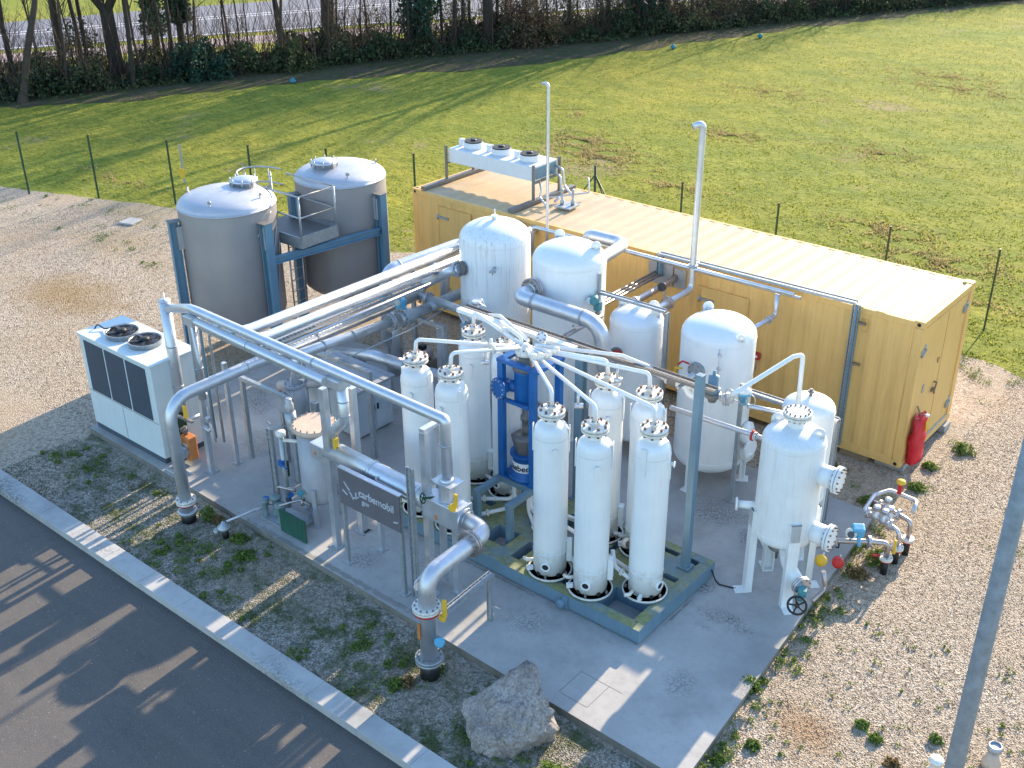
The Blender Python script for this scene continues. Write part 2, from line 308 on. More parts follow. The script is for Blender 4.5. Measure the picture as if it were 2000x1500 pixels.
# ---------------------------------------------------------------- mesh builder
ORG = {}
class MB:
    def __init__(s): s.v = []; s.f = []; s.sm = []
    def add(s, vs, fs, smooth=False):
        o = len(s.v); s.v += [tuple(x) for x in vs]
        s.f += [tuple(i+o for i in q) for q in fs]; s.sm += [smooth]*len(fs); return s
    def box(s, c, d, rz=0, rot=None):
        hx, hy, hz = d[0]/2, d[1]/2, d[2]/2
        m = rot if rot else Matrix.Rotation(rz, 3, 'Z'); c = Vector(c)
        vs = [c + m @ Vector((x*hx, y*hy, z*hz)) for z in (-1, 1) for x, y in ((-1, -1), (1, -1), (1, 1), (-1, 1))]
        return s.add(vs, [(3, 2, 1, 0), (4, 5, 6, 7), (0, 1, 5, 4), (1, 2, 6, 5), (2, 3, 7, 6), (3, 0, 4, 7)])
    def b2(s, a, b): # box by corners
        return s.box([(p+q)/2 for p, q in zip(a, b)], [abs(q-p) for p, q in zip(a, b)])
    def bar(s, p, q, w, h, up=(0, 0, 1)):
        p, q = Vector(p), Vector(q); d = (q-p); L = d.length; d.normalize(); up = Vector(up)
        if abs(d.dot(up)) > .95: up = Vector((0, 1, 0))
        x = d.cross(up).normalized(); z = x.cross(d)
        m = Matrix((x, d, z)).transposed(); return s.box((p+q)/2, (w, L, h), rot=m)
    def tube(s, pts, r, n=12, bend=0, caps=True, r2=None):
        P = [Vector(p) for p in pts]
        if bend and len(P) > 2:
            Q = [P[0]]
            for i in range(1, len(P)-1):
                a, b, c = P[i-1], P[i], P[i+1]; da = (a-b); dc = (c-b); la, lc = da.length, dc.length
                da.normalize(); dc.normalize(); ang = da.angle(dc)
                if ang > 3.05: Q.append(b); continue
                t = min(bend/math.tan(ang/2), la*.48, lc*.48)
                A, Cc = b+da*t, b+dc*t; k = 6
                bis = (da+dc).normalized(); rr = t*math.tan(ang/2); cen = b+bis*(rr/math.sin(ang/2))
                va = A-cen; vc = Cc-cen; tot = va.angle(vc); ax = va.cross(vc).normalized()
                for j in range(k+1): Q.append(cen + Matrix.Rotation(tot*j/k, 3, ax) @ va)
            Q.append(P[-1]); P = Q
        T = []
        for i in range(len(P)):
            if i == 0: d = P[1]-P[0]
            elif i == len(P)-1: d = P[-1]-P[-2]
            else: d = (P[i+1]-P[i]).normalized()+(P[i]-P[i-1]).normalized()
            T.append(d.normalized())
        up = Vector((0, 0, 1)) if abs(T[0].z) < .9 else Vector((1, 0, 0))
        x = T[0].cross(up).normalized(); vs = []
        for i, (p, t) in enumerate(zip(P, T)):
            x = (x - t*x.dot(t)).normalized(); y = t.cross(x)
            rad = r if r2 is None else r+(r2-r)*i/(len(P)-1)
            if isinstance(r, (list, tuple)): rad = r[i]
            for k in range(n):
                a = 2*math.pi*k/n; vs.append(p + (x*math.cos(a)+y*math.sin(a))*rad)
        fs = [(i*n+k, i*n+(k+1) % n, (i+1)*n+(k+1) % n, (i+1)*n+k) for i in range(len(P)-1) for k in range(n)]
        s.add(vs, fs, True)
        if caps:
            o = len(s.v)-len(vs)
            s.f.append(tuple(o+k for k in reversed(range(n)))); s.f.append(tuple(o+(len(P)-1)*n+k for k in range(n))); s.sm += [False]*2
        return s
    def lathe(s, prof, c=(0, 0, 0), ax=(0, 0, 1), n=32, smooth=True):
        ax = Vector(ax).normalized(); c = Vector(c)
        up = Vector((0, 0, 1)) if abs(ax.z) < .9 else Vector((1, 0, 0))
        x = ax.cross(up).normalized(); y = ax.cross(x); vs = []
        for (r, z) in prof:
            for k in range(n):
                a = 2*math.pi*k/n; vs.append(c+ax*z+(x*math.cos(a)+y*math.sin(a))*max(r, 1e-4))
        for i in range(len(prof)-1):
            (ra, za), (rb, zb) = prof[i], prof[i+1]
            fl = smooth and not (abs(za-zb) < 1e-5 or (abs(ra-rb) < 1e-5 and abs(za-zb) < .08 and False))
            fs = [(i*n+k, i*n+(k+1) % n, (i+1)*n+(k+1) % n, (i+1)*n+k) for k in range(n)]
            if i == 0: s.add(vs, [], True); base = len(s.v)-len(vs)
            s.f += [tuple(q+base for q in t) for t in fs]; s.sm += [fl]*len(fs)
        s.f.append(tuple(base+k for k in reversed(range(n)))); s.f.append(tuple(base+(len(prof)-1)*n+k for k in range(n))); s.sm += [False]*2
        return s
    def disc(s, c, ax, r, t, n=24):   # solid disc centred at c
        return s.lathe([(r, -t/2), (r, t/2)], c, ax, n, True)
    def cyl(s, p, q, r, n=16):
        return s.tube([p, q], r, n)
    def bolts(s, c, ax, r, num, br=.014, h=.09, off=0):
        ax = Vector(ax).normalized(); up = Vector((0, 0, 1)) if abs(ax.z) < .9 else Vector((1, 0, 0))
        x = ax.cross(up).normalized(); y = ax.cross(x); c = Vector(c)
        for k in range(num):
            a = 2*math.pi*(k+.5)/num+off; p = c+(x*math.cos(a)+y*math.sin(a))*r
            s.tube([p-ax*h/2, p+ax*h/2], br, 6)
        return s
    def build(s, name, mat, parent=None, bevel=0):
        me = bpy.data.meshes.new(name); off = Vector(ORG.get(parent.name, (0, 0, 0))) if parent else Vector((0, 0, 0))
        me.from_pydata([(x-off.x, y-off.y, z-off.z) for x, y, z in s.v], [], s.f)
        me.polygons.foreach_set("use_smooth", s.sm); me.update()
        me.materials.append(MAT[mat] if isinstance(mat, str) else mat)
        o = bpy.data.objects.new(name, me); S.collection.objects.link(o)
        if parent: o.parent = parent
        ORG[o.name] = off
        if bevel:
            b = o.modifiers.new("bevel", 'BEVEL'); b.width = bevel; b.segments = 2; b.limit_method = 'ANGLE'; b.angle_limit = R(50)
        return o
def thing(name, label, cat, loc, group=None):
    o = bpy.data.objects.new(name, None); S.collection.objects.link(o); o.location = loc
    o.empty_display_size = .2
    o['label'] = label; o['category'] = cat
    if group: o['group'] = group
    ORG[o.name] = Vector(loc); return o
def tag(o, label, cat, group=None):
    o['label'] = label; o['category'] = cat
    if group: o['group'] = group
    return o
def struct(o): o['kind'] = 'structure'; return o
def stuff(o, label, cat): o['kind'] = 'stuff'; o['label'] = label; o['category'] = cat; return o
def dup(root, loc, rz=0, label=None, group=None, scale=None):
    r = root.copy(); S.collection.objects.link(r); r.location = loc; r.rotation_euler = (0, 0, rz)
    if scale: r.scale = scale
    if label: r['label'] = label
    if group: r['group'] = group
    for ch in list(root.children):
        c = ch.copy(); S.collection.objects.link(c); c.parent = r
        for g in list(ch.children):
            d = g.copy(); S.collection.objects.link(d); d.parent = c
    return r
def flange(parent, c, ax, r, t=.03, pair=True, mat='steel', n=8, name='flange', bmat='cast'):
    ax = Vector(ax).normalized(); c = Vector(c); F = MB()
    if pair:
        F.disc(c-ax*(t*.62), ax, r, t); F.disc(c+ax*(t*.62), ax, r, t)
    else: F.disc(c, ax, r, t)
    fo = F.build(name, mat, parent)
    B = MB(); B.bolts(c, ax, r*.82, n, max(.008, r*.07), t*(3.6 if pair else 2.2)); B.build('bolts', bmat, fo)
    return fo
def sheet(name, poly, z, mat):
    bm = bmesh.new(); vs = [bm.verts.new((x, y, z)) for x, y in poly]; fc = bm.faces.new(vs)
    if fc.normal.z < 0: fc.normal_flip()
    bmesh.ops.triangulate(bm, faces=bm.faces[:]); me = bpy.data.meshes.new(name); bm.to_mesh(me); bm.free()
    for p in me.polygons:
        if p.normal.z < 0: p.flip()
    me.materials.append(MAT[mat]); o = bpy.data.objects.new(name, me); S.collection.objects.link(o); return struct(o)
def ragged(pts, step=.25, amp=.12, seed=0):
    out = []
    for (a, b) in zip(pts[:-1], pts[1:]):
        L = math.dist(a, b); k = max(1, int(L/step))
        for i in range(k):
            t = i/k; x = a[0]+(b[0]-a[0])*t; y = a[1]+(b[1]-a[1])*t
            d = noise.noise(Vector((x*1.7+seed, y*1.7, 0)))*amp+noise.noise(Vector((x*.5+seed, y*.5, 3)))*amp*2.2
            nx, ny = -(b[1]-a[1])/L, (b[0]-a[0])/L
            out.append((x+nx*d, y+ny*d))
    out.append(pts[-1]); return out
# ================================================================ SETTING
sheet('ground', [(-400, -200), (300, -200), (300, 500), (-400, 500)], -.30, 'verge')
edge = ragged([(-60, -9), (-45, -5), (-30, -1.25), (-27.8, -.7), (-25.2, .2), (-23.5, .9), (-16, 1.9), (-13, 4.6), (-9, 5.6), (-.7, 5.75), (.5, 5.55), (3, 5.9), (12, 5.2), (30, 5)], .22, .14, 3)
sheet('field', edge + [(200, 5), (200, 300), (-300, 300), (-300, -60), (-60, -60)], -.006, 'grass')
sheet('gravel_yard', edge + [(14, -10.42), (-60, -10.42)], -.002, 'gravel')
vedge = ragged([(-11.2, -10.40), (-11.6, -9.6), (-12.6, -9.0), (-12.9, -8.52), (-12.0, -8.50), (.6, -8.78), (1.2, -9.0), (3.0, -9.6), (4.2, -10.35)], .2, .08, 9)
sheet('planted_verge', vedge + [(4.2, -10.42), (-11.2, -10.42)], .003, 'verge_gravel')
k = MB(); k.b2((-60, -10.42, -.25), (16, -10.40, .06))
K = MB()
x = -40.0
while x < 16:
    K.b2((x+.0015, -10.72, -.25), (x+.9985, -10.36, .055)); x += 1.0
struct(K.build('kerb', 'kerb', None, .006))
sheet('road', [(-60, -10.6), (16, -10.6), (16, -40), (-60, -40)], -.075, 'asphalt')
# far side: path and road beyond the trees
sheet('footpath', [(-66, -18), (-51, 9.2), (-45, 20.3), (-34, 40), (-18, 71), (-15.8, 70), (-31.8, 39), (-43, 19.3), (-49, 8.2), (-64, -19)][::1], .006, 'path2')
sheet('far_road', [(-75, -15), (-59.6, 14.2), (-56, 24), (-46, 44), (-30, 76), (-19, 71), (-35, 40), (-46.2, 20.3), (-52.5, 9.0), (-66.5, -18)], .008, 'road2')
for nm, off in (('road_marking', 0), ('road_marking', .8)):
    a = [(-70-off, -16), (-55.9-off, 12), (-51.2-off, 22.5), (-41-off, 43), (-25-off, 74)]
    sheet(nm, a + [(x+.16, y-.07) for x, y in reversed(a)], .013, 'roadwhite')
a = [(-66.9, -18), (-52.9, 9.1), (-46.6, 20.5), (-35.4, 40.2), (-19.4, 71.2)]
sheet('road_marking', a + [(x+.16, y-.07) for x, y in reversed(a)], .013, 'roadwhite')
# leaf litter under the tree belt
lit = ragged([(-52, -18), (-40.3, 4.2), (-37.4, 7.5), (-33.6, 15.4), (-28.4, 23.6), (-25.5, 32.2), (-22, 42.4), (-15.7, 57.4), (-4, 84)], .4, .35, 5)
sheet('leaf_litter_ground', lit + [(-9, 86), (-22, 58), (-28.4, 43.5), (-32.5, 33), (-36.5, 24.5), (-41.5, 16), (-44.6, 9), (-58, -16)], .002, 'litter')

sl = MB()
sl.add([(-12.95, -8.5, z) for z in (0,)] , [])
sp = [(-12.95, -8.5), (.88, -8.78), (.27, -1.62), (-9.6, -1.62), (-9.6, -2.2), (-12.95, -2.6)]
n_ = len(sp); sl = MB()
sl.add([(x, y, -.12) for x, y in sp]+[(x, y, .12) for x, y in sp], [tuple(reversed(range(n_))), tuple(range(n_, 2*n_))]+[(i, (i+1) % n_, (i+1) % n_+n_, i+n_) for i in range(n_)])
slab = struct(sl.build('concrete_slab', 'concrete', None))
slab.data.materials.append(MAT['slabside'])
for p_ in slab.data.polygons:
    if abs(p_.normal.z) < .5: p_.material_index = 1
j = MB()
j.b2((-1.30, -8.5, .12), (-1.29, -7.99, .1215)); j.b2((-1.30, -7.99, .12), (-.6, -7.98, .1215)); j.b2((-.82, -8.5, .12), (-.81, -7.99, .1215)); j.b2((-1.28, -8.51, .12), (-.82, -8.5, .1215))
struct(j.build('slab_hatch_outline', 'hatchline'))

# ================================================================ CONTAINER
CO = thing('shipping_container', 'long sand coloured steel container with corrugated walls behind the tanks', 'container', (-6.1, 1.22, 0))
L0, L1, Wd, Zb, Zt = -12.19, 0.0, 2.44, .15, 3.05
def corr(mb, u0, u1, fn, pitch=.30, d=.022):
    # trapezoid profile along u, fn(u, depth, side) -> (a, b) two points
    us = []; u = u0; fl = True
    prof = [(0, 0), (.26, 0), (.5, 1), (.76, 1)]
    while u < u1-1e-6:
        for t, q in prof:
            uu = u+t*pitch
            if uu < u1: us.append((uu, q))
        u += pitch
    us.append((u1, 0))
    vs = []
    for uu, q in us: vs += list(fn(uu, q*d))
    mb.add(vs, [(2*i, 2*i+2, 2*i+3, 2*i+1) for i in range(len(us)-1)])
w1 = MB(); corr(w1, L0+.16, L1-.16, lambda u, d: ((u, .01+d, Zb+.16), (u, .01+d, Zt-.12))); w1.build('front_wall', 'tan', CO)
w2 = MB(); corr(w2, L0+.16, L1-.16, lambda u, d: ((u, Wd-.01-d, Zt-.12), (u, Wd-.01-d, Zb+.16))); w2.build('back_wall', 'tan', CO)
w3 = MB(); corr(w3, .1, Wd-.1, lambda u, d: ((L0+.03+d, u, Zt-.12), (L0+.03+d, u, Zb+.16))); w3.build('end_wall', 'tan', CO)
rf = MB(); corr(rf, L0+.12, L1-.12, lambda u, d: ((u, .06, Zt-.03+d), (u, Wd-.06, Zt-.03+d)), .34, .012); rf.build('roof', 'tanroof', CO)
fr = MB()
for x in (L0+.08, L1-.08):
    for y in (.08, Wd-.08): fr.box((x, y, (Zb+Zt)/2), (.16, .16, Zt-Zb-.26))
for y in (.04, Wd-.04):
    fr.box(((L0+L1)/2, y, Zt-.07), (12.19-.34, .08, .1)); fr.box(((L0+L1)/2, y, Zb+.08), (12.19-.34, .08, .16))
for x in (L0+.05, L1-.05):
    fr.box((x, Wd/2, Zt-.075), (.1, Wd-.34, .13)); fr.box((x, Wd/2, Zb+.08), (.1, Wd-.34, .16))
fr.box(((L0+L1)/2, Wd/2, Zb+.05), (12.1, 2.3, .06))
fr.build('frame', 'tan', CO, .008)
for x in (L0+.09, L1-.09):
    for y in (.085, Wd-.085):
        for z in (Zb+.06, Zt-.06):
            c = MB(); c.box((x, y, z), (.19, .18, .13)); cc = c.build('corner_casting', 'tan', CO, .012)
            h = MB(); h.disc((x, y-.091 if y < 1 else y+.091, z), (0, 1, 0), .035, .006, 14)
            if z > 2: h.box((x, y, z+.066), (.10, .055, .004))
            h.build('hole', 'black', cc)
# end door
d = MB(); d.box((L1-.03, Wd/2, (Zb+Zt)/2), (.05, Wd-.34, Zt-Zb-.32)); 
door = d.build('end_door', 'tan', CO, .006)
g = MB()
g.box((L1+.0, Wd/2+.02, 1.6), (.006, .008, 2.5)); g.b2((L1-.005, .2, .36), (L1+.004, 2.2, .37)); g.box((L1+.006, Wd-.24, 1.6), (.03, .04, 2.55))
g.build('door_seal', 'tan', door)
for y, z, a in ((2.08, 2.62, .55), (.17, 2.42, .5), (2.08, .62, .45)):
    g = MB(); g.box((L1+.02, y, z), (.03, .20, .045), rot=Matrix.Rotation(a, 3, 'X')); g.cyl((L1+.0, y+.08, z-.02), (L1+.0, y+.08, z+.14), .02, 8); g.box((L1+.012, y-.03, z+.02), (.02, .10, .10)); g.build('hinge', 'galv', door)
g = MB(); g.tube([(L1+.0, 1.08, 1.50), (L1+.05, 1.08, 1.50), (L1+.05, 1.0, 1.36), (L1+.05, 1.02, 1.30)], .02, 8); g.box((L1+.01, 1.02, 1.36), (.02, .1, .07)); g.build('door_handle', 'wood', door)
g = MB(); g.box((L1+.003, .52, 1.58), (.006, .08, .16)); g.build('label', 'plate', door)
g = MB(); g.tube([(L1+.01, 1.05, 1.9), (L1+.01, 1.1, 2.0), (L1+.01, 1.0, 2.02), (L1+.01, 1.02, 1.92)], .006, 6); g.build('mark', 'wood', door)
# bottom silver strip of the door
g = MB(); g.box((L1+.012, 1.55, .34), (.02, 1.2, .05)); g.build('door_sill', 'galv', door)
def sidedoor(x0, x1, z0, z1, nm):
    t = .035; d = MB(); d.b2((x0, -.012, z0), (x1, .02, z1)); dd = d.build('side_door', 'tan', CO, .006)
    g = MB()
    for a, b in (((x0-.03, z0), (x0+.0, z1)), ((x1, z0), (x1+.03, z1)), ((x0-.03, z1), (x1+.03, z1+.03))): g.b2((a[0], -.022, a[1]), (b[0], .0, b[1]))
    g.build('door_frame', 'tan', dd)
    for z in (z1-.22, z0+.4):
        g = MB(); g.box((x0+.14, -.035, z), (.34, .03, .05)); g.cyl((x0-.02, -.035, z-.06), (x0-.02, -.035, z+.06), .022, 8); g.build('hinge', 'galv', dd)
sidedoor(-4.37, -3.35, .4, 2.58, 'r'); sidedoor(-11.35, -10.4, .4, 2.76, 'l')
for x in (-4.45, -1.05, -1.9):
    if x == -1.9: continue
    g = MB(); g.tube([(x-.05, -.01, 2.82), (x+.05, -.01, 2.83), (x+.06, -.01, 2.6), (x-.0, -.01, 2.6)], .008, 6); g.build('lashing_ring', 'tan', CO)
g = MB()
for x in (-2.0, -1.6, -1.2, -.8): g.box((x, .04, Zt-.015), (.16, .05, .012))
g.build('rail_tab', 'tan', CO)
for (x0, z0, x1, z1) in ((-5.58, 2.42, -5.02, 2.88), (-4.98, 2.44, -4.72, 2.84)):
    g = MB(); g.b2((x0, -.03, z0), (x1, .01, z1)); g.build('cable_entry_plate', 'plate', CO, .005)
for i, (x, y) in enumerate(((-.25, .3), (-.2, 2.2), (-.9, .2), (-6, .2), (-11.9, .3))):
    g = MB(); g.box((x, y, .07), (.55, .3, .14)); tag(g.build('support_block', 'wood' if i == 2 else 'concrete', None, .01), ['concrete block under the near front corner of the sand container', 'concrete block under the near rear corner of the sand container', 'timber sleeper under the front sill of the sand container', 'concrete block under the middle of the sand container front', 'concrete block under the far left corner of the sand container'][i], 'block')
# red tarpaulin bag on the end
t = thing('fire_hose_cover', 'crumpled red plastic cover with yellow tag hanging on the container corner', 'cover', (.1, .38, .3))
g = MB(); NU, NV = 18, 14; vs = []
for i in range(NU+1):
    for jx in range(NV):
        u = i/NU; a = 2*math.pi*jx/NV
        wy = .25+.06*math.sin(min(1, u*3)*math.pi/2)+.02*math.sin(u*9+jx); wx = .07+.05*u
        nn = noise.noise(Vector((math.cos(a)*2, math.sin(a)*2, u*5)))*.045
        vs.append((.11+math.cos(a)*(wx+nn), .36+math.sin(a)*(wy*.85+nn*1.5)+.02*u, 1.14-u*.93+nn*.6))
g.add(vs, [(i*NV+q, i*NV+(q+1) % NV, (i+1)*NV+(q+1) % NV, (i+1)*NV+q) for i in range(NU) for q in range(NV)], True)
g.f.append(tuple(reversed(range(NV)))); g.sm.append(False); g.f.append(tuple(NU*NV+q for q in range(NV))); g.sm.append(False)
g.f = [tuple(reversed(q)) for q in g.f]
g.build('cover', 'redtarp', t)
g = MB(); g.box((.21, .46, .93), (.02, .13, .24), rot=Matrix.Rotation(.3, 3, 'X')); g.build('tag', 'yellow', t, .01)
g = MB(); g.tube([(.02, .34, 1.3), (.06, .34, 1.22), (.1, .36, 1.13)], .015, 8); g.build('hook', 'wood', t)
g = MB(); g.box((.16, .5, 1.09), (.07, .20, .06), rot=Matrix.Rotation(-.4, 3, 'X')); g.build('folded_edge', 'acwhite', t, .02)
# red box on front wall
t = thing('fire_call_box', 'small red call point box on the container wall beside the tall tank', 'alarm box', (-3.02, -.05, 1.55))
g = MB(); g.box((-3.02, -.06, 1.53), (.13, .07, .14)); g.build('box', 'red', t, .01)
g = MB(); g.box((-3.02, -.098, 1.53), (.05, .006, .05)); g.build('window', 'text', t)
g = MB(); g.tube([(-3.02, -.04, 1.46), (-3.03, -.04, 1.2)], .012, 6); g.build('cable', 'plate', t)

# roof cooler -----------------------------------------------------
t = thing('roof_cooler', 'white dry cooler with three fans on legs on the container roof', 'cooler', (-10.6, 1.3, 3.05))
g = MB(); g.b2((-11.86, .92, 3.52), (-9.32, 1.80, 3.85)); g.build('housing', 'coolwhite', t, .015)
g = MB(); g.b2((-9.315, 1.0, 3.56), (-9.30, 1.72, 3.81)); g.build('end_panel', 'bluegrey', t)
for x in (-11.4, -10.55, -9.72):
    g = MB(); g.lathe([(.23, 3.85), (.225, 3.90), (.215, 3.99), (.22, 4.0)], (x, 1.3, 0), n=28); fn = g.build('fan', 'coolwhite', t)
    h = MB(); h.disc((x, 1.3, 4.005), (0, 0, 1), .205, .012, 28); h.build('fan_opening', 'black', fn)
    h = MB()
    for q in range(6):
        a = q*math.pi/3; h.bar((x+.05*math.cos(a), 1.3+.05*math.sin(a), 4.02), (x+.21*math.cos(a), 1.3+.21*math.sin(a), 4.02), .012, .012)
    h.lathe([(.07, 4.0), (.07, 4.05), (.04, 4.06)], (x, 1.3, 0), n=14); h.lathe([(.212, 4.0), (.212, 4.025), (.2, 4.025)], (x, 1.3, 0), n=28); h.build('fan_guard', 'black', fn)
    h = MB(); h.box((x-.36, 1.3, 3.93), (.10, .13, .16)); h.build('junction_box', 'coolwhite', t, .008)
for x in (-11.9, -9.28):
    for y in (.88, 1.82):
        g = MB(); g.box((x, y, 3.48), (.05, .05, .86)); g.build('leg', 'cast', t)
for x in (-11.9, -9.28):
    g = MB(); g.box((x, 1.35, 3.5), (.04, .95, .05)); g.build('cross_beam', 'cast', t); g = MB(); g.box((x, 1.22, 3.08), (.14, 2.3, .07)); g.build('roof_beam', 'cast', t)
g = MB()
g.tube([(-9.28, 1.7, 3.72), (-9.1, 1.72, 3.66), (-9.05, 1.72, 3.3), (-8.7, 1.6, 3.12)], .028, 8, .08)
g.tube([(-9.28, 1.55, 3.6), (-9.0, 1.5, 3.58), (-8.95, 1.5, 3.15), (-8.85, 1.1, 3.12)], .028, 8, .08)
g.tube([(-9.28, 1.1, 3.5), (-9.15, 1.0, 3.35), (-9.15, .95, 3.2), (-8.75, .7, 3.12)], .022, 8, .06)
g.tube([(-9.2, .9, 3.16), (-8.55, 2.0, 3.16), (-8.6, 2.0, 3.5)], .02, 8, .05)
g.build('pipework', 'steel', t)
t = thing('roof_pipe_penetration', 'flat steel plate with two valve stubs on the roof beside the cooler', 'pipe plate', (-8.5, 1.1, 3.05))
g = MB(); g.box((-8.52, 1.12, 3.09), (.40, .42, .03), .1); g.build('plate', 'galv', t)
for x, y in ((-8.62, 1.08), (-8.42, 1.2)):
    g = MB(); g.lathe([(.045, 3.1), (.045, 3.2), (.025, 3.22), (.025, 3.4), (.035, 3.42), (.035, 3.46), (.0, 3.47)], (x, y, 0), n=12); g.build('valve_stub', 'galv', t)

# vent stacks ------------------------------------------------------
def stack(name, label, pts, r, group=None, mat='clad'):
    t = thing(name, label, 'vent pipe', pts[-1]); g = MB(); g.tube(pts, r, 14, r*2.4); p = g.build('pipe', mat, t)
    e = MB(); q = Vector(pts[0]); d = (q-Vector(pts[1])).normalized(); e.disc(q+d*.001, d, r*.82, .006, 14); e.build('opening', 'black', t); return t
stack('vent_stack', 'thin tall vent pipe with hooked top by the roof cooler', [(-8.17, -.22, 6.03), (-8.0, -.25, 6.07), (-8.0, -.25, 3.0), (-8.0, -.25, 2.75)], .032)
t = stack('vent_stack', 'thick tall vent pipe with bent top rising over the container front', [(-4.56, -.42, 5.78), (-4.42, -.3, 5.86), (-4.42, -.3, 2.62), (-4.42, -1.75, 2.62), (-4.42, -2.25, 2.62)], .062)
flange(t, (-4.42, -1.15, 2.62), (0, 1, 0), .13, .03, True, 'warm', 6)
g = MB(); g.cyl((-4.42, -.3, 3.12), (-4.42, -.08, 3.12), .02); g.lathe([(.10, 3.09), (.10, 3.13)], (-4.42, -.3, 0), n=16); g.build('bracket', 'galv', t)
# pipes out of container above third tank
def pipe(name, label, pts, r, mat='clad', bend=None, flanges=(), bands=(), group=None, cat='pipe', n=14, fl_mat='steel', loc=None):
    t = thing(name, label, cat, loc or pts[0], group)
    g = MB(); g.tube(pts, r, n, bend if bend is not None else r*2.6); g.build('tube', mat, t)
    for c, ax in flanges: flange(t, c, ax, r*1.65, max(.02, r*.28), True, fl_mat, 8)
    for c, ax in bands:
        b = MB(); ax = Vector(ax).normalized(); b.disc(c, ax, r*1.07, r*.25, 18); b.build('joint_band', 'galv', t)
    return t
pipe('compressor_pipe', 'brownish flanged pipe from container plate to the short white tank', [(-4.95, 0, 2.66), (-4.95, -.25, 2.62), (-4.95, -1.9, 2.60), (-4.95, -2.1, 2.45)], .065, 'warm', flanges=[((-4.95, -1.45, 2.60), (0, 1, 0))])
for i, x in enumerate((-5.42, -5.33, -5.24)):
    pipe('hydraulic_line', 'thin parallel tube running out of the container plate', [(x, -.02, 2.66), (x, -2.4, 2.66), (x-.1, -2.9, 2.5)], .026, 'warm', group='thin tubes from the container plate')
t = thing('pressure_gauge', 'round black faced gauge above the brownish pipe by the container', 'gauge', (-4.6, -1.0, 2.68))
g = MB(); g.disc((-4.62, -1.05, 2.86), (.4, -1, .3), .085, .05); g.build('dial', 'black', t); g = MB(); g.cyl((-4.55, -1.0, 2.62), (-4.62, -1.03, 2.82), .015); g.build('stem', 'galv', t)
t = pipe('roof_edge_pipe', 'pair of slim steel pipes along the container roof edge', [(-8.35, -.3, 2.4), (-8.35, -.3, 3.03), (-2.3, -.3, 3.07)], .038, 'clad')
g = MB(); g.tube([(-5.9, -.22, 2.99), (-2.2, -.22, 3.0)], .028, 10); g.build('second_tube', 'clad', t)
t = pipe('roof_edge_branch', 'branch pipe with flange valve dropping from the roof edge to the tall tank', [(-2.62, -.3, 3.0), (-2.62, -.3, 2.62), (-2.62, -.34, 2.56), (-2.62, -2.0, 2.66)], .045, 'steel', flanges=[((-2.62, -.55, 2.57), (0, 1, 0))])
t = pipe('exhaust_duct', 'fat insulated U shaped duct looping over the second tank to the roof', [(-6.95, -.1, 2.7), (-6.95, -.35, 3.2), (-5.95, -.35, 3.22), (-5.8, -1.55, 3.22), (-5.8, -2.2, 3.0)], .125, 'clad', bend=.26)

# cable trays --------------------------------------------------------
def tray(t, a, b, w=.12, side=(0, 1, 0), h=.05, mat='galv', rungs=True):
    a, b = Vector(a), Vector(b); sd = Vector(side).normalized()*w/2; d = (b-a); L = d.length; d.normalize(); upv = sd.cross(d).normalized()
    g = MB()
    for s in (-1, 1): g.bar(a+sd*s, b+sd*s, .012, h, upv)
    if rungs:
        k = int(L/.085)
        for i in range(k+1):
            p = a+d*L*i/k; g.bar(p+sd, p-sd, .018, .008, d)
    g.bar(a, b, .05, .02, upv)
    return g.build('tray', mat, t)
t = thing('wall_cable_tray', 'perforated cable tray along the roof edge and down the container wall', 'cable tray', (-3.2, -.12, 3.1))
tray(t, (-5.3, -.12, 3.1), (-1.2, -.12, 3.15), .12, (0, 1, 0)); tray(t, (-1.2, -.08, 3.1), (-1.2, -.08, .25), .12, (1, 0, 0), mat='bluegrey'); tray(t, (-5.28, -.1, 3.1), (-5.28, -.1, 2.62), .12, (1, 0, 0), mat='bluegrey')
for z in (2.75, 1.95):
    g = MB(); g.box((-1.08, -.04, z), (.14, .05, .04)); g.build('wall_bracket', 'wood', t)
t = thing('tank_cable_tray', 'galvanised cable tray crossing behind the ring of slim columns', 'cable tray', (-3.8, -4.7, 3.2))
tray(t, (-6.35, -4.7, 3.22), (-1.35, -4.7, 3.22), .16, mat='cast')
for x in (-5.9, -4.6, -3.1, -1.9):
    g = MB(); g.box((x, -4.7, 3.15), (.04, .3, .04)); g.build('tray_bracket', 'galv', t)
t = thing('cable_duct_cover', 'straight white capped cable duct beside the crossing cable tray', 'cable duct', (-5, -4.85, 3.3))
g = MB(); g.bar((-6.25, -4.95, 3.28), (-3.75, -4.95, 3.28), .13, .07); g.build('duct', 'white', t, .01)
t = thing('side_cable_tray', 'low galvanised cable tray bending down beside the rear right tank', 'cable tray', (-1.2, -2.4, 2.05))
tray(t, (-1.95, -2.45, 2.1), (-.32, -2.45, 2.1), .14); tray(t, (-.32, -2.45, 2.1), (-.32, -2.45, .14), .16, (0, 1, 0))
t = thing('tray_stand', 'slim galvanised channel post holding the low cable tray', 'post', (-1.86, -2.83, .12))
g = MB(); g.box((-1.86, -2.83, 1.27), (.06, .06, 2.3)); g.build('post', 'galv', t); g = MB(); g.box((-1.86, -2.83, .13), (.16, .16, .015)); g.build('base_plate', 'galv', t)
t = thing('hoop_cable_tray', 'cable tray arching over the short white tank and down its side', 'cable tray', (-4.2, -1.9, 2.8))
tray(t, (-5.1, -2.45, 3.1), (-3.66, -2.45, 3.1), .10); tray(t, (-3.62, -2.45, 3.08), (-3.62, -2.45, .15), .10, (0, 1, 0))
g = MB(); g.box((-5.08, -2.45, 3.0), (.05, .05, .9)); g.build('bracket', 'galv', t)

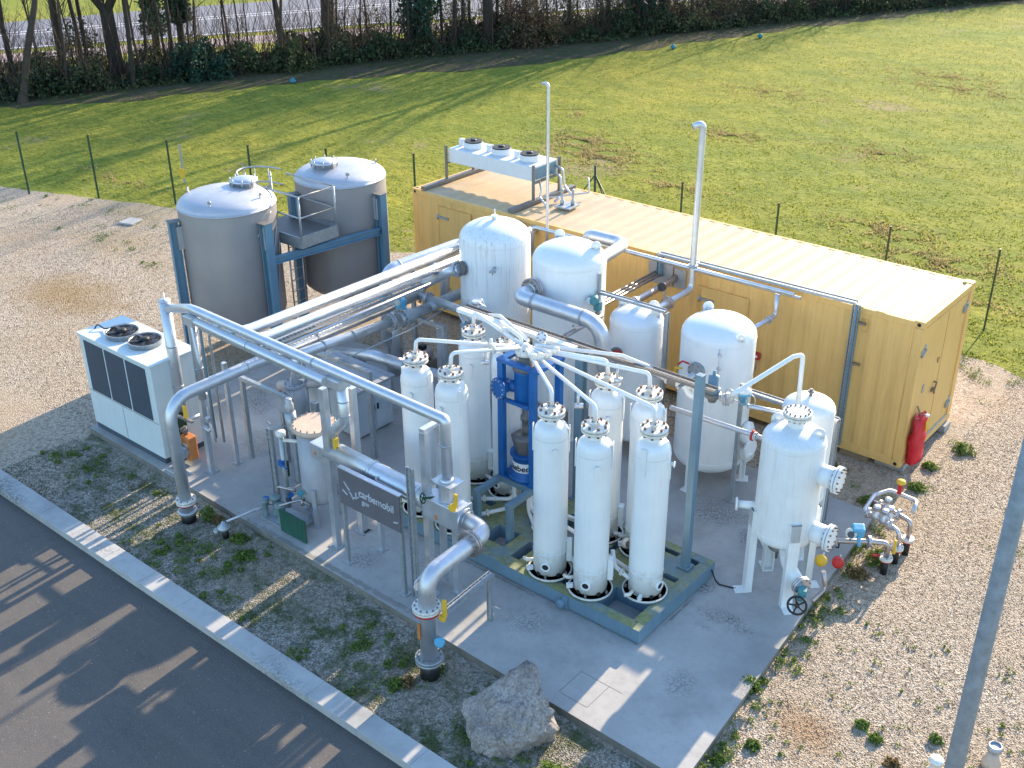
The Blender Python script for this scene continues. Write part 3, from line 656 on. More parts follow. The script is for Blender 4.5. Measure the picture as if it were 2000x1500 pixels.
# ================================================================ BIG WHITE TANKS
def head(r, z0, z1, hd=.5):   # profile of a dished vessel
    P = []; k = 10
    for i in range(k+1):
        a = math.pi/2*i/k; P.append((r*math.sin(a), z0+r*hd*(1-math.cos(a))))
    for i in range(k+1):
        a = math.pi/2*i/k; P.append((r*math.cos(a), z1-r*hd*(1-math.sin(a))))
    return P
def lug(t, c, ang, r=.07, mat='white'):
    c = Vector(c); d = Vector((.5, -.86, 0)); ang = math.atan2(d.y, d.x); n = Vector((-d.y, d.x, 0))
    g = MB(); g.lathe([(r*.45, -.012), (r, -.012), (r, .012), (r*.45, .012), (r*.45, -.012)], c+Vector((0, 0, r*.9)), d, 18); g.box(c+Vector((0, 0, -.02)), (.024, r*1.9, r*1.6), ang)
    g.build('lifting_lug', mat, t)
def vessel(name, label, x, y, r, z0, z1, mat, legs=4, leg_h=None, lz=.12, seam=True, lugs=(), legrot=.78, legkind='angle', legmat=None, legr=None):
    t = thing(name, label, 'tank', (x, y, lz)); g = MB(); g.lathe(head(r, z0, z1), (x, y, 0), n=56); g.build('shell', mat, t)
    if seam:
        for z in (z0+r*.5+.03, z1-r*.5-.03):
            s = MB(); s.lathe([(r+.0015, z-.008), (r+.005, z), (r+.0015, z+.008)], (x, y, 0), n=56); s.build('weld_seam', mat, t)
    for k in range(legs):
        a = legrot+2*math.pi*k/legs; d = Vector((math.cos(a), math.sin(a), 0)); p = Vector((x, y, 0))+d*((legr or r)*.97)
        g = MB(); tz = leg_h or z0+r*.5+.35
        g.box((p.x, p.y, (lz+tz)/2), (.02, .14, tz-lz), a+.785); q = p+Vector((-d.y, d.x, 0))*.0
        
        if legkind == 'flat':
            g = MB(); tt = Vector((-d.y, d.x, 0)); zz = (lz+tz)/2
            g.box((p.x, p.y, zz), (.02, .17, tz-lz), a)
            for s_ in (-1, 1): g.box((p.x-d.x*.05+tt.x*.078*s_, p.y-d.y*.05+tt.y*.078*s_, zz), (.09, .014, tz-lz), a)
            g.box((p.x-d.x*.04, p.y-d.y*.04, tz-.15), (.1, .15, .3), a)
            g.box((p.x+d.x*.03, p.y+d.y*.03, lz+.012), (.26, .16, .022), a); g.build('leg', legmat or mat, t); continue
        g.box((p.x, p.y, (lz+tz)/2), (.14, .02, tz-lz), a+.785); g.box((p.x, p.y, lz+.01), (.24, .2, .02), a)
        g.build('leg', legmat or mat, t)
    for a in lugs: lug(t, (x+math.cos(a)*r*.74, y+math.sin(a)*r*.74, z1-.13), a, .095, mat)
    return t
T1 = vessel('gas_tank', 'tall white tank with rust drips on its shoulder, farthest left', -7.6, -2.4, .69, .5, 3.92, 'rusty', lugs=())
g = MB(); g.lathe([(.05, 3.9), (.05, 3.98), (.07, 3.98), (.07, 4.0), (.012, 4.0), (.012, 4.12)], (-7.6, -2.4, 0), n=14); g.build('top_nozzle', 'rusty', T1)
g = MB(); g.cyl((-7.15, -2.95, 3.2), (-7.05, -3.12, 3.2), .03); g.box((-7.05, -3.12, 3.2), (.13, .045, .035), .6); g.cyl((-7.05, -3.12, 3.2), (-7.05, -3.12, 3.14), .014); g.build('valve_nozzle', 'galv', T1)
flange(T1, (-7.83, -3.12, 3.08), (-.3, -1, 0), .14, .03, True, 'cast', 8, 'nozzle_flange')
T2 = vessel('gas_tank', 'tall white tank with red ringed flange in the middle of the row', -5.8, -2.4, .68, .5, 3.9, 'white', lugs=(.3, 2.6))
g = MB(); g.cyl((-6.0, -2.95, 3.12), (-6.05, -3.25, 3.12), .13); g.build('nozzle', 'white', T2)
flange(T2, (-6.05, -3.2, 3.12), (-.1, -1, 0), .22, .035, True, 'warm', 12, 'nozzle_flange')
g = MB(); g.disc((-6.045, -3.155, 3.12), (-.1, -1, 0), .205, .02, 24); g.build('red_gasket_ring', 'red', T2)
T3 = vessel('gas_tank', 'short white tank with lifting lugs under the hoop cable tray', -4.27, -2.4, .485, .35, 3.0, 'white', lugs=(2.9, .1, 1.2))
g = MB(); g.cyl((-4.33, -2.85, 2.3), (-4.36, -3.02, 2.3), .07); g.build('nozzle', 'white', T3)
T4 = vessel('gas_tank', 'large white tank with round side manway before the container doors', -2.62, -2.38, .635, .36, 3.3, 'white', legs=3, legrot=.5, lugs=(2.55,), leg_h=.75)
g = MB(); g.lathe([(.2, 0), (.2, .09), (.16, .12), (0.01, .13)], (-1.98, -2.35, 1.25), (1, .1, 0), 24); g.build('manway', 'white', T4)
lug(T4, (-2.05, -2.65, 3.06), -.5)
T4b = MB(); T4b.cyl((-2.02, -2.35, .9), (-1.8, -2.4, .8), .1); T4b.lathe([(.17, 0), (.17, .06)], (-1.86, -2.38, .98), (1, -.1, 0), 20); T4b.build('insulated_nozzle', 'white', T4)
flange(T4, (-2.63, -3.04, 2.5), (0, -1, 0), .15, .03, True, 'galv', 8, 'nozzle_flange')
g = MB(); g.cyl((-2.63, -3.0, 2.5), (-2.63, -3.35, 2.42), .05); g.build('nozzle', 'steel', T4)
g = MB(); g.tube([(-2.74, -3.1, 2.62), (-2.86, -3.12, 2.64), (-2.93, -3.14, 2.56)], .018, 8); g.build('red_handle', 'red', T4)
g = MB(); g.tube([(-2.84, -3.14, 2.52), (-2.96, -3.16, 2.5), (-2.98, -3.16, 2.4)], .02, 8); g.build('yellow_handle', 'yellow', T4)
T6 = vessel('gas_tank', 'white tank mostly hidden behind the front tank on the right', -.46, -3.30, .40, .9, 2.86, 'white', lugs=())
g = MB(); g.cyl((-.46, -3.30, 2.84), (-.46, -3.30, 2.98), .025); g.lathe([(.05, 2.92), (.05, 2.95)], (-.46, -3.30, 0)); g.build('top_nozzle', 'cast', T6)
# front right tank on tall legs
T5 = vessel('gas_tank', 'white tank on four tall legs with bolted side manways at the right corner', -.09, -4.54, .46, 1.0, 3.02, 'white_old', lugs=(2.9, .1), leg_h=1.62, legrot=-2.356, legr=.525, legkind='flat')
g = MB(); g.cyl((-.09, -4.54, 2.95), (-.09, -4.54, 3.18), .13); g.build('neck', 'white', T5)
flange(T5, (-.09, -4.54, 3.2), (0, 0, 1), .205, .04, True, 'flange_white', 14, 'top_flange')
for z in (2.35, 1.35):
    g = MB(); g.cyl((.30, -4.5, z), (.60, -4.5, z), .16); mw = g.build('manway', 'white', T5)
    F = MB(); F.disc((.60, -4.5, z), (1, .05, 0), .205, .035); F.disc((.645, -4.5, z), (1, .05, 0), .205, .035); F.build('manway_flange', 'white_old', mw)
    B = MB(); B.bolts((.625, -4.5, z), (1, .05, 0), .172, 12, .014, .12); B.build('bolts', 'rustbolt', mw)
g = MB(); g.cyl((-.45, -4.8, 1.62), (-.68, -4.93, 1.62), .06); g.disc((-.70, -4.94, 1.62), (-.85, -.5, 0), .1, .03); g.build('side_nozzle', 'white', T5)
g = MB(); g.tube([(.0, -4.62, 1.05), (.12, -4.72, .78), (.42, -4.9, .66)], .10, 16, .25); g.build('outlet_elbow', 'white_old', T5)
g = MB(); g.lathe([(.12, .98), (.14, .92), (.14, .9), (.03, .88), (.02, .7)], (-.12, -4.6, 0), n=18); g.build('drain_flange', 'cast', T5)
t = thing('hand_wheel_valve', 'teal butterfly valve with black hand wheel below the front right tank', 'valve', (.5, -4.9, .66))
flange(t, (.47, -4.92, .65), (1, -.55, -.1), .15, .03, True, 'steel', 8)
g = MB(); g.tube([(.5, -4.94, .65), (.56, -5.13, .55)], .04, 10); g.box((.53, -5.0, .62), (.12, .14, .12), .4); g.build('gearbox', 'teal', t)
g = MB(); ctr = Vector((.56, -5.2, .50)); axw = Vector((.35, -.9, .35)).normalized(); xx = axw.cross(Vector((0, 0, 1))).normalized(); yy = axw.cross(xx)
ring = [ctr+(xx*math.cos(a)+yy*math.sin(a))*.135 for a in [2*math.pi*i/20 for i in range(21)]]
g.tube(ring, .018, 8, caps=False)
for i in range(5):
    a = 2*math.pi*i/5; g.cyl(ctr, ctr+(xx*math.cos(a)+yy*math.sin(a))*.13, .013, 6)
g.disc(ctr, axw, .035, .05, 12); g.cyl(ctr-axw*.14, ctr, .015, 8); g.build('hand_wheel', 'black', t)
# duct from tank 2 to tank 3
t = pipe('crossover_duct', 'fat bare steel duct bending from the middle tank to the short tank', [(-6.06, -3.24, 3.1), (-6.1, -3.5, 3.08), (-4.35, -3.42, 3.02), (-4.25, -3.38, 2.1), (-4.3, -3.15, 2.05)], .142, 'clad', bend=.36, bands=[((-5.75, -3.49, 3.07), (1, 0, 0)), ((-4.7, -3.44, 3.03), (1, 0, 0)), ((-4.28, -3.38, 2.45), (0, 0, 1))], n=20)
flange(t, (-4.22, -3.1, 2.35), (.6, -.8, 0), .12, .03, True, 'cast', 8)
g = MB(); g.box((-4.12, -3.14, 2.33), (.05, .14, .1), .3); g.build('yellow_tag', 'yellow', t); g = MB(); g.disc((-4.18, -3.12, 2.35), (.6, -.8, 0), .1, .04); g.build('red_disc', 'red', t)
t = pipe('warm_pipe', 'short brownish pipe bundle between the middle and short tanks', [(-4.9, -3.7, 2.72), (-4.9, -2.6, 2.72)], .04, 'warm', cat='pipe'); 
t = thing('pressure_transmitter', 'pale blue transmitter head on a bracket between the middle and short tanks', 'instrument', (-5.0, -2.6, 2.9))
g = MB(); g.lathe([(.075, -.1), (.085, -.08), (.085, .08), (.07, .1)], (-5.03, -2.65, 3.02), (.4, -1, .1), 18); g.box((-4.98, -2.62, 2.9), (.12, .1, .16)); g.build('head', 'teal', t, )
g = MB(); g.disc((-5.075, -2.76, 3.03), (.4, -1, .1), .055, .02); g.build('dial', 'acwhite', t)
g = MB(); g.cyl((-5.0, -2.62, 2.85), (-5.0, -2.62, 2.5), .02); g.build('stem', 'cast', t)

# ================================================================ SKID
t = thing('equipment_skid', 'blue grey steel base frame with mossy top under the ring of columns', 'frame', (-3.5, -5.95, .12))
def ibeam(a, b, mat='skidmoss', name='beam', w=.16, h=.24, bevel=.004):
    g = MB(); a, b = Vector(a), Vector(b); g.bar(a+Vector((0, 0, h/2-.012)), b+Vector((0, 0, h/2-.012)), w, .022); g.bar(a-Vector((0, 0, h/2-.012)), b-Vector((0, 0, h/2-.012)), w, .022); g.bar(a, b, .02, h-.05)
    return g.build(name, mat, t)
zc = .26
ibeam((-6.15, -6.95, zc), (-1.0, -6.95, zc)); ibeam((-6.15, -4.95, zc), (-1.0, -4.95, zc)); ibeam((-1.08, -6.86, zc-.001), (-1.08, -5.04, zc-.001)); ibeam((-6.07, -6.86, zc-.001), (-6.07, -5.04, zc-.001))
for y in (-6.995,): 
    g = MB(); g.b2((-6.1, -7.03, .145), (-1.0, -7.015, .375)); g.build('side_plate', 'bluegrey', t)
g = MB(); g.b2((-.998, -7.03, .145), (-.985, -4.9, .375)); g.build('side_plate', 'bluegrey', t)

def deck(x0, y0, x1, y1, z=.368, nm='deck_plate'):
    g = MB(); g.b2((x0, y0, z-.03), (x1, y1, z)); g.b2((x0, y0, .15), (x0+.012, y1, z-.03)); g.b2((x1-.012, y0, .15), (x1, y1, z-.03)); g.b2((x0, y0, .15), (x1, y0+.012, z-.03)); g.b2((x0, y1-.012, .15), (x1, y1, z-.03)); g.build(nm, 'skidmoss', t)
# plated deck with rectangular pockets
HOLES = [(-1.84, -6.84, -1.20, -6.36), (-1.86, -5.13, -1.54, -4.97), (-1.47, -5.15, -1.18, -4.97), (-1.46, -5.72, -1.2, -5.6), (-2.62, -6.82, -2.46, -6.4), (-4.72, -6.80, -4.47, -6.62), (-4.29, -6.66, -3.84, -6.22), (-3.6, -6.78, -3.42, -6.28), (-5.3, -6.7, -5.12, -6.0), (-3.55, -5.9, -3.1, -5.2), (-5.2, -5.9, -4.75, -5.75), (-2.5, -5.9, -2.4, -5.1)]
xs = sorted({-6.0, -1.165}|{h[0] for h in HOLES}|{h[2] for h in HOLES}); ys = sorted({-6.865, -4.96}|{h[1] for h in HOLES}|{h[3] for h in HOLES})
g = MB()
for xa, xb in zip(xs[:-1], xs[1:]):
    run = None
    for ya, yb in zip(ys[:-1], ys[1:]):
        cx, cy = (xa+xb)/2, (ya+yb)/2; hole = any(h[0] < cx < h[2] and h[1] < cy < h[3] for h in HOLES)
        if hole:
            if run is not None: g.add([(xa, run, .369), (xb, run, .369), (xb, ya, .369), (xa, ya, .369)], [(0, 1, 2, 3)]); run = None
        elif run is None: run = ya
    if run is not None: g.add([(xa, run, .369), (xb, run, .369), (xb, ys[-1], .369), (xa, ys[-1], .369)], [(0, 1, 2, 3)])
for h in HOLES:
    for (p, q) in (((h[0], h[1]), (h[2], h[1])), ((h[2], h[1]), (h[2], h[3])), ((h[2], h[3]), (h[0], h[3])), ((h[0], h[3]), (h[0], h[1]))): g.add([(p[0], p[1], .125), (q[0], q[1], .125), (q[0], q[1], .369), (p[0], p[1], .369)], [(0, 1, 2, 3), ])
g.build('deck_plate', 'skidmoss', t)
g = MB(); g.lathe([(.035, -.06), (.07, -.05), (.07, .05), (.035, .06)], (-2.35, -7.08, .24), (0, 1, 0), 16); g.box((-2.3, -7.045, .26), (.1, .03, .2)); g.build('lifting_lug', 'bluegrey', t)
g = MB(); g.box((-4.65, -7.05, .24), (.22, .03, .2)); g.build('stiffener', 'bluegrey', t)
def hpost(name, label, x, y, z0, z1, w=.12, mat='bluegrey', rz=0, cat='post'):
    t = thing(name, label, cat, (x, y, z0)); g = MB(); m = Matrix.Rotation(rz, 3, 'Z')
    for s in (-1, 1): g.box(Vector((x, y, (z0+z1)/2))+m @ Vector((0, s*w/2, 0)), (w, .012, z1-z0), rz)
    g.box((x, y, (z0+z1)/2), (.012, w-.012, z1-z0), rz); g.build('column', mat, t)
    g = MB(); g.box((x, y, z0+.01), (w*1.7, w*1.7, .02), rz); g.build('base_plate', mat, t); return t
t = thing('steel_post', 'tall square blue grey post standing on the right end of the skid', 'post', (-1.29, -5.28, .38))
g = MB(); g.box((-1.29, -5.28, 2.06), (.115, .115, 3.36)); g.build('column', 'bluegrey', t, .006); g = MB(); g.box((-1.29, -5.28, .395), (.2, .2, .02)); g.build('base_plate', 'bluegrey', t)
hpost('steel_post', 'blue grey H section column behind the blue valve frame', -3.75, -4.78, .38, 3.2, .14)
hpost('steel_post', 'blue grey H section column left behind the ring of slim columns', -6.05, -5.0, .38, 3.1, .12)
# pipe under frame table
t = thing('steel_table', 'open square blue grey stand carrying the blue valve frame', 'stand', (-4.25, -5.9, .12))
for x, y in ((-4.6, -6.42), (-3.92, -6.4), (-4.6, -5.2), (-3.92, -5.2)):
    g = MB(); g.box((x, y, .5), (.1, .1, .86 if y < -6 else .8)); g.build('leg', 'bluegrey', t, .005)
g = MB()
for x in (-4.6, -3.92): g.b2((x-.05, -6.47, .93), (x+.05, -5.15, 1.03))
for y in (-5.82, -5.2): g.b2((-4.55, y-.05, .931), (-3.97, y+.05, 1.031))
g.build('top_frame', 'bluegrey', t, .005)

# ================================================================ SLIM COLUMNS
proto = thing('adsorber_column', 'x', 'vessel', (0, 0, .38), 'slim white columns in a ring on the skid')
ORG[proto.name] = Vector((0, 0, .38))
g = MB(); g.lathe([(.255, .44), (.26, .9), (.26, 2.83), (.255, 2.89), (.235, 2.955), (.19, 3.005), (.12, 3.03), (.11, 3.04), (.11, 3.14)], n=40); g.build('shell', 'colwhite', proto)
g = MB(); g.lathe([(.262, .80), (.266, .81), (.262, .82)], n=40); g.lathe([(.262, 2.80), (.265, 2.81), (.262, 2.82)], n=40); g.build('weld_seam', 'white_old', proto)
g = MB(); g.disc((0, 0, .385), (0, 0, 1), .33, .03, 40); g.build('base_flange', 'skidmoss', proto)
for k in range(8):
    pass
g = MB(); g.lathe([(.325, .40), (.345, .40), (.345, .425), (.325, .425), (.325, .40)], n=40); bf = g.build('base_ring', 'flange_white', proto)
for k in range(5):
    a = 2*math.pi*k/5-2.2; B = MB(); B.lathe([(.036, -.006), (.036, .006)], (.262*math.cos(a), .262*math.sin(a), .445), (math.cos(a), math.sin(a), 0), 16); B.build('skirt_opening', 'black', proto)
    B = MB(); B.cyl((.29*math.cos(a+.5), .29*math.sin(a+.5), .40), (.29*math.cos(a+.5), .29*math.sin(a+.5), .46), .02, 8); B.build('anchor_bolt', 'cast', proto)
g = MB(); g.box((-.30, -.10, .47), (.10, .05, .07), .3); g.build('earth_lug', 'white', proto)
g = MB(); g.disc((0, 0, 3.155), (0, 0, 1), .2, .034, 32); g.disc((0, 0, 3.205), (0, 0, 1), .2, .04, 32); tf = g.build('top_flange', 'flange_white', proto)
B = MB(); B.bolts((0, 0, 3.18), (0, 0, 1), .163, 8, .021, .16); B.build('bolts', 'rustbolt', tf)
g = MB(); g.cyl((0, 0, 3.2), (0, 0, 3.28), .045); g.disc((0, 0, 3.275), (0, 0, 1), .075, .028, 20); nf = g.build('nozzle_flange', 'flange_white', proto)
B = MB(); B.bolts((0, 0, 3.29), (0, 0, 1), .056, 4, .012, .04); B.build('bolts', 'rustbolt', nf)
g = MB(); g.lathe([(.075, .235), (.075, .29), (.052, .29), (.052, .27)], (0, 0, .62), (-.15, -1, 0), 24); g.build('drain_port', 'white', proto)
g = MB(); g.disc((-.042, -.275, .62), (-.15, -1, 0), .051, .006, 20); g.build('port_hole', 'black', proto)
g = MB(); g.lathe([(.03, .24), (.03, .31), (.045, .31), (.045, .325)], (0, 0, 2.68), (.3, -1, 0), 14); g.box((.07, -.253, 2.55), (.06, .02, .26), .3); g.build('lifting_trunnion', 'white', proto)
for s in (-1, 1):
    g = MB(); g.b2((s*.265-.008, -.05, 2.55), (s*.265+.008, .03, 2.98)); g.build('lifting_ear', 'white', proto)
g = MB(); g.b2((.258, -.06, .62), (.34, -.04, .98)); g.b2((.258, .04, .62), (.34, .06, .98))
for z in (.64, .80, .96): g.b2((.258, -.04, z-.012), (.335, .04, z+.012))
g.build('support_bracket', 'white', proto)
g = MB(); g.tube([(-.24, .05, .52), (-.36, .05, .5), (-.42, .1, .5)], .03, 8); g.build('bottom_nozzle', 'flange_white', proto)
cols = [(-2.88, -6.68, .55, 'slim white column right in front of the blue frame, left of the front three'),
 (-2.12, -6.66, .5, 'slim white column in the middle of the front three'),
 (-1.45, -6.18, 1.6, 'slim white column at the right end of the ring near the skid corner'),
 (-2.82, -5.37, .4, 'slim white column behind the gap between the front columns, left rear of right group'),
 (-2.09, -5.33, .3, 'slim white column right rear of the ring beside the tall blue grey post'),
 (-5.62, -6.66, .1, 'slim white column at the front left end of the ring behind the pipe rack'),
 (-4.85, -6.68, -.2, 'slim white column second from the left at the front of the ring'),
 (-5.58, -5.32, .2, 'slim white column at the rear left of the ring under the cable tray'),
 (-4.83, -5.35, .0, 'slim white column directly behind the blue valve frame')]
COLS = []
for i, (x, y, rz, lb) in enumerate(cols):
    if i == 0:
        o = proto; o.location = (x, y, .38); o['label'] = lb
        o.rotation_euler = (0, 0, rz)
    else: o = dup(proto, (x, y, .38), rz, lb)
    COLS.append(o)
# rotary valve ------------------------------------------------------
CX, CY = -4.25, -5.58
t = thing('rotary_valve', 'blue rotary valve with grey cap and white lettered band inside blue frame', 'valve', (CX, CY, .95))
g = MB(); g.lathe([(.20, 3.02), (.215, 3.03), (.215, 3.09), (.19, 3.10), (.12, 3.14), (.10, 3.28)], (CX, CY, 0), n=32); cp = g.build('cap', 'cast', t)
B = MB(); B.bolts((CX, CY, 3.10), (0, 0, 1), .18, 10, .016, .07); B.build('bolts', 'galv', cp)
g = MB(); g.lathe([(.17, 2.42), (.19, 2.46), (.19, 2.98), (.21, 3.02)], (CX, CY, 0), n=32); g.build('housing', 'royal', t)
g = MB(); g.cyl((CX-.1, CY-.05, 2.68), (CX-.34, CY-.12, 2.68), .10); g.lathe([(.18, -.022), (.18, .022)], (CX-.32, CY-.30, 2.68), (-.25, -1, .05), 24); g.cyl((CX-.3, CY-.1, 2.68), (CX-.32, CY-.30, 2.68), .12); sp_ = g.build('side_port', 'royal', t)
B = MB(); B.bolts((CX-.325, CY-.325, 2.682), (-.25, -1, .05), .15, 12, .014, .03); B.build('bolts', 'galv', sp_)
g = MB(); g.lathe([(.06, 1.82), (.065, 1.95), (.065, 2.1), (.09, 2.1), (.09, 2.17), (.06, 2.18), (.055, 2.44)], (CX, CY, 0), n=20); g.build('shaft', 'cast', t)
g = MB(); g.lathe([(.16, 1.43), (.17, 1.46), (.24, 1.74), (.25, 1.78), (.25, 1.80), (.06, 1.83)], (CX, CY, 0), n=6); g.build('actuator_hood', 'cast', t)
g = MB(); g.lathe([(.30, 1.05), (.30, 1.09), (.23, 1.12), (.22, 1.45), (.27, 1.48), (.27, 1.5)], (CX, CY, 0), n=36); dr = g.build('drum', 'royal', t)
B = MB(); B.bolts((CX, CY, 1.09), (0, 0, 1), .27, 14, .014, .05); B.build('bolts', 'royal', dr)
g = MB(); g.lathe([(.225, 1.19), (.228, 1.20), (.228, 1.36), (.225, 1.37)], (CX, CY, 0), n=36); bd = g.build('band', 'white', t)
def text_mesh(s, size, mat, parent, fn, name='lettering', extrude=.004):
    cu = bpy.data.curves.new('txt', 'FONT'); cu.body = s; cu.size = size; cu.extrude = extrude; cu.align_x = 'CENTER'; cu.align_y = 'CENTER'; cu.offset = size*.012
    ob = bpy.data.objects.new('tmp', cu); S.collection.objects.link(ob)
    dg = bpy.context.evaluated_depsgraph_get(); me = bpy.data.meshes.new_from_object(ob.evaluated_get(dg))
    bpy.data.objects.remove(ob); off = Vector(ORG.get(parent.name, (0, 0, 0)))
    for v in me.vertices: v.co = Vector(fn(v.co))-off
    me.materials.clear(); me.materials.append(MAT[mat]); me.name = name
    o = bpy.data.objects.new(name, me); S.collection.objects.link(o); o.parent = parent; ORG[o.name] = off; return o
def cylmap(v, rad=.231, a0=-1.42):
    a = a0+v.x/rad; return (CX+math.cos(a)*(rad+v.z), CY+math.sin(a)*(rad+v.z), 1.278+v.y)
text_mesh("xebec", .15, 'textdark', bd, cylmap)
t2 = thing('steel_gantry', 'tall royal blue steel gantry around the rotary valve', 'gantry', (CX, CY, 1.03))
for x, y, w, dd_ in ((-4.57, -5.80, .11, .1), (-3.93, -5.80, .10, .10), (-3.86, -5.22, .11, .1), (-4.57, -5.2, .1, .1)):
    g = MB(); g.b2((x-w/2, y-dd_/2, 1.03), (x+w/2, y+dd_/2, 3.14)); g.build('column', 'royal', t2, .006)
for q0, q1 in (((-4.63, -5.86, 3.14), (-3.8, -5.76, 3.2)), ((-4.63, -5.26, 3.14), (-3.8, -5.15, 3.2)), ((-4.63, -5.755, 3.14), (-4.50, -5.265, 3.2)), ((-3.95, -5.755, 3.14), (-3.8, -5.265, 3.2)), ((-4.5, -5.84, 2.45), (-4.0, -5.78, 2.51)), ((-4.62, -5.85, 1.032), (-3.85, -5.2, 1.05))):
    g = MB(); g.b2(q0, q1); g.build('cross_beam', 'royal', t2, .004)
# radial pipes
HZ = 3.42
names = ['right front', 'centre front', 'right end', 'inner rear right', 'outer rear right', 'far left front', 'left front', 'far left rear', 'nearest rear']
for i, (x, y, rz, lb) in enumerate(cols):
    d = Vector((x-CX, y-CY, 0)); L = d.length; d.normalize(); s = Vector((CX, CY, 0))+d*.11
    top = 3.52 if i not in (7, 8) else 3.55
    if L < .8: pts = [(s.x, s.y, HZ-.1), (s.x+d.x*.05, s.y+d.y*.05, 3.5), (x, y, 3.5), (x, y, 3.29)]
    else: pts = [(s.x, s.y, HZ-.02), (x-d.x*.02, y-d.y*.02, top), (x, y, 3.29)]
    t = thing('distribution_pipe', 'slim white pipe from the hub to the ' + ['front column left of the front three', 'middle front column', 'column nearest the skid corner', 'inner rear column of the right group', 'rear column beside the tall post', 'far left front column', 'second front column from the left', 'rear left column under the cable tray', 'column just behind the blue frame'][i], 'pipe', (s.x, s.y, HZ), 'white pipes fanning out from the rotary valve')
    g = MB(); g.tube(pts, .031, 12, .075); g.build('tube', 'white', t)
    g = MB(); p = Vector((CX, CY, 0))+d*min(L*.45, .55)
    if L > 1.0:
        g.disc((p.x, p.y, HZ+.02+(top-HZ)*.35), d, .06, .05, 14); g.build('coupling', 'flange_white', t)
    if i in (6, 1, 4):
        h = MB(); q = Vector((x, y, 0))-d*.55; h.cyl((q.x, q.y, top-.06), (q.x, q.y, top-.26), .02); h.cyl((q.x-.04, q.y-.03, top-.26), (q.x+.06, q.y+.05, top-.26), .04); h.build('sample_valve', 'steel', t)
g = MB(); g.lathe([(.16, 3.28), (.17, 3.30), (.17, 3.36), (.08, 3.40), (.04, 3.46)], (CX, CY, 0), n=24)
for pts_, lb_ in ((((CX+.1, CY+.1, 3.42), (-3.0, -4.75, 3.32), (-1.9, -4.45, 3.05)), 'long slim white pipe from the hub to the gas line behind'), (((CX-.05, CY+.12, 3.45), (-5.4, -4.85, 3.36), (-6.2, -4.5, 3.05)), 'long slim white pipe from the hub to the rear left control valve')):
    t = thing('distribution_pipe', lb_, 'pipe', pts_[0], 'white pipes fanning out from the rotary valve'); q_ = MB(); q_.tube(pts_, .03, 12, .2); q_.build('tube', 'white', t)
hub = thing('valve_hub', 'small white hub where the fan of slim pipes meets', 'hub', (CX, CY, 3.28)); g.build('body', 'flange_white', hub); B = MB(); B.bolts((CX, CY, 3.36), (0, 0, 1), .13, 8, .014, .06); B.build('bolts', 'cast', hub)
t = thing('blind_flange', 'small white blind flange standing behind the pipe fan', 'flange', (-4.3, -5.1, 3.2)); g = MB(); g.cyl((-4.28, -5.1, 3.1), (-4.28, -5.12, 3.36), .045); g.lathe([(.09, -.02), (.09, .02)], (-4.28, -5.14, 3.4), (.2, -.8, .6), 20); g.build('flange', 'white', t); B = MB(); B.bolts((-4.275, -5.16, 3.415), (.2, -.8, .6), .065, 6, .012, .03); B.build('bolts', 'cast', t)
# lower manifold pipes
random.seed(3)
for i, (x, y, rz, lb) in enumerate(cols):
    d = Vector((x-CX, y-CY, 0)); L = d.length; d.normalize(); a = Vector((CX, CY, 0))+d*.2; e = Vector((x, y, 0))-d*.27
    z = .46+.05*(i % 3)
    t = thing('lower_pipe', 'white elbowed pipe below the drum to the ' + ['front column left of the front three', 'middle front column', 'column nearest the skid corner', 'inner rear column of the right group', 'rear column beside the tall post', 'far left front column', 'second front column from the left', 'rear left column under the cable tray', 'column just behind the blue frame'][i], 'pipe', (a.x, a.y, 1.0), 'white pipes below the rotary valve')
    g = MB(); g.tube([(a.x, a.y, 1.05), (a.x, a.y, z), (e.x, e.y, z)], .034, 10, .12); g.build('tube', 'white_old', t)
    flange(t, (a.x+d.x*min(.5, L*.4), a.y+d.y*min(.5, L*.4), z), d, .06, .018, True, 'flange_white', 4)
t = thing('ball_valve', 'rusty ball valve with flanges between the front and rear right columns', 'valve', (-1.95, -5.75, .75))
g = MB(); g.cyl((-2.15, -5.75, .72), (-1.72, -5.75, .72), .045); g.lathe([(.05, -.09), (.08, -.04), (.08, .04), (.05, .09)], (-1.95, -5.75, .72), (1, 0, 0), 16); g.build('body', 'cast', t); flange(t, (-1.8, -5.75, .72), (1, 0, 0), .085, .02, True, 'flange_white', 4); flange(t, (-2.1, -5.75, .72), (1, 0, 0), .085, .02, True, 'flange_white', 4)
t = thing('elbow_pipe', 'white bent pipe with coupling between the two right front columns', 'pipe', (-1.85, -6.4, .9)); g = MB(); g.tube([(-1.98, -6.3, .95), (-1.9, -6.35, .72), (-1.62, -6.35, .62)], .035, 10, .08); g.build('tube', 'white', t); flange(t, (-1.76, -6.35, .67), (1, 0, -.3), .06, .02, True, 'flange_white', 4)
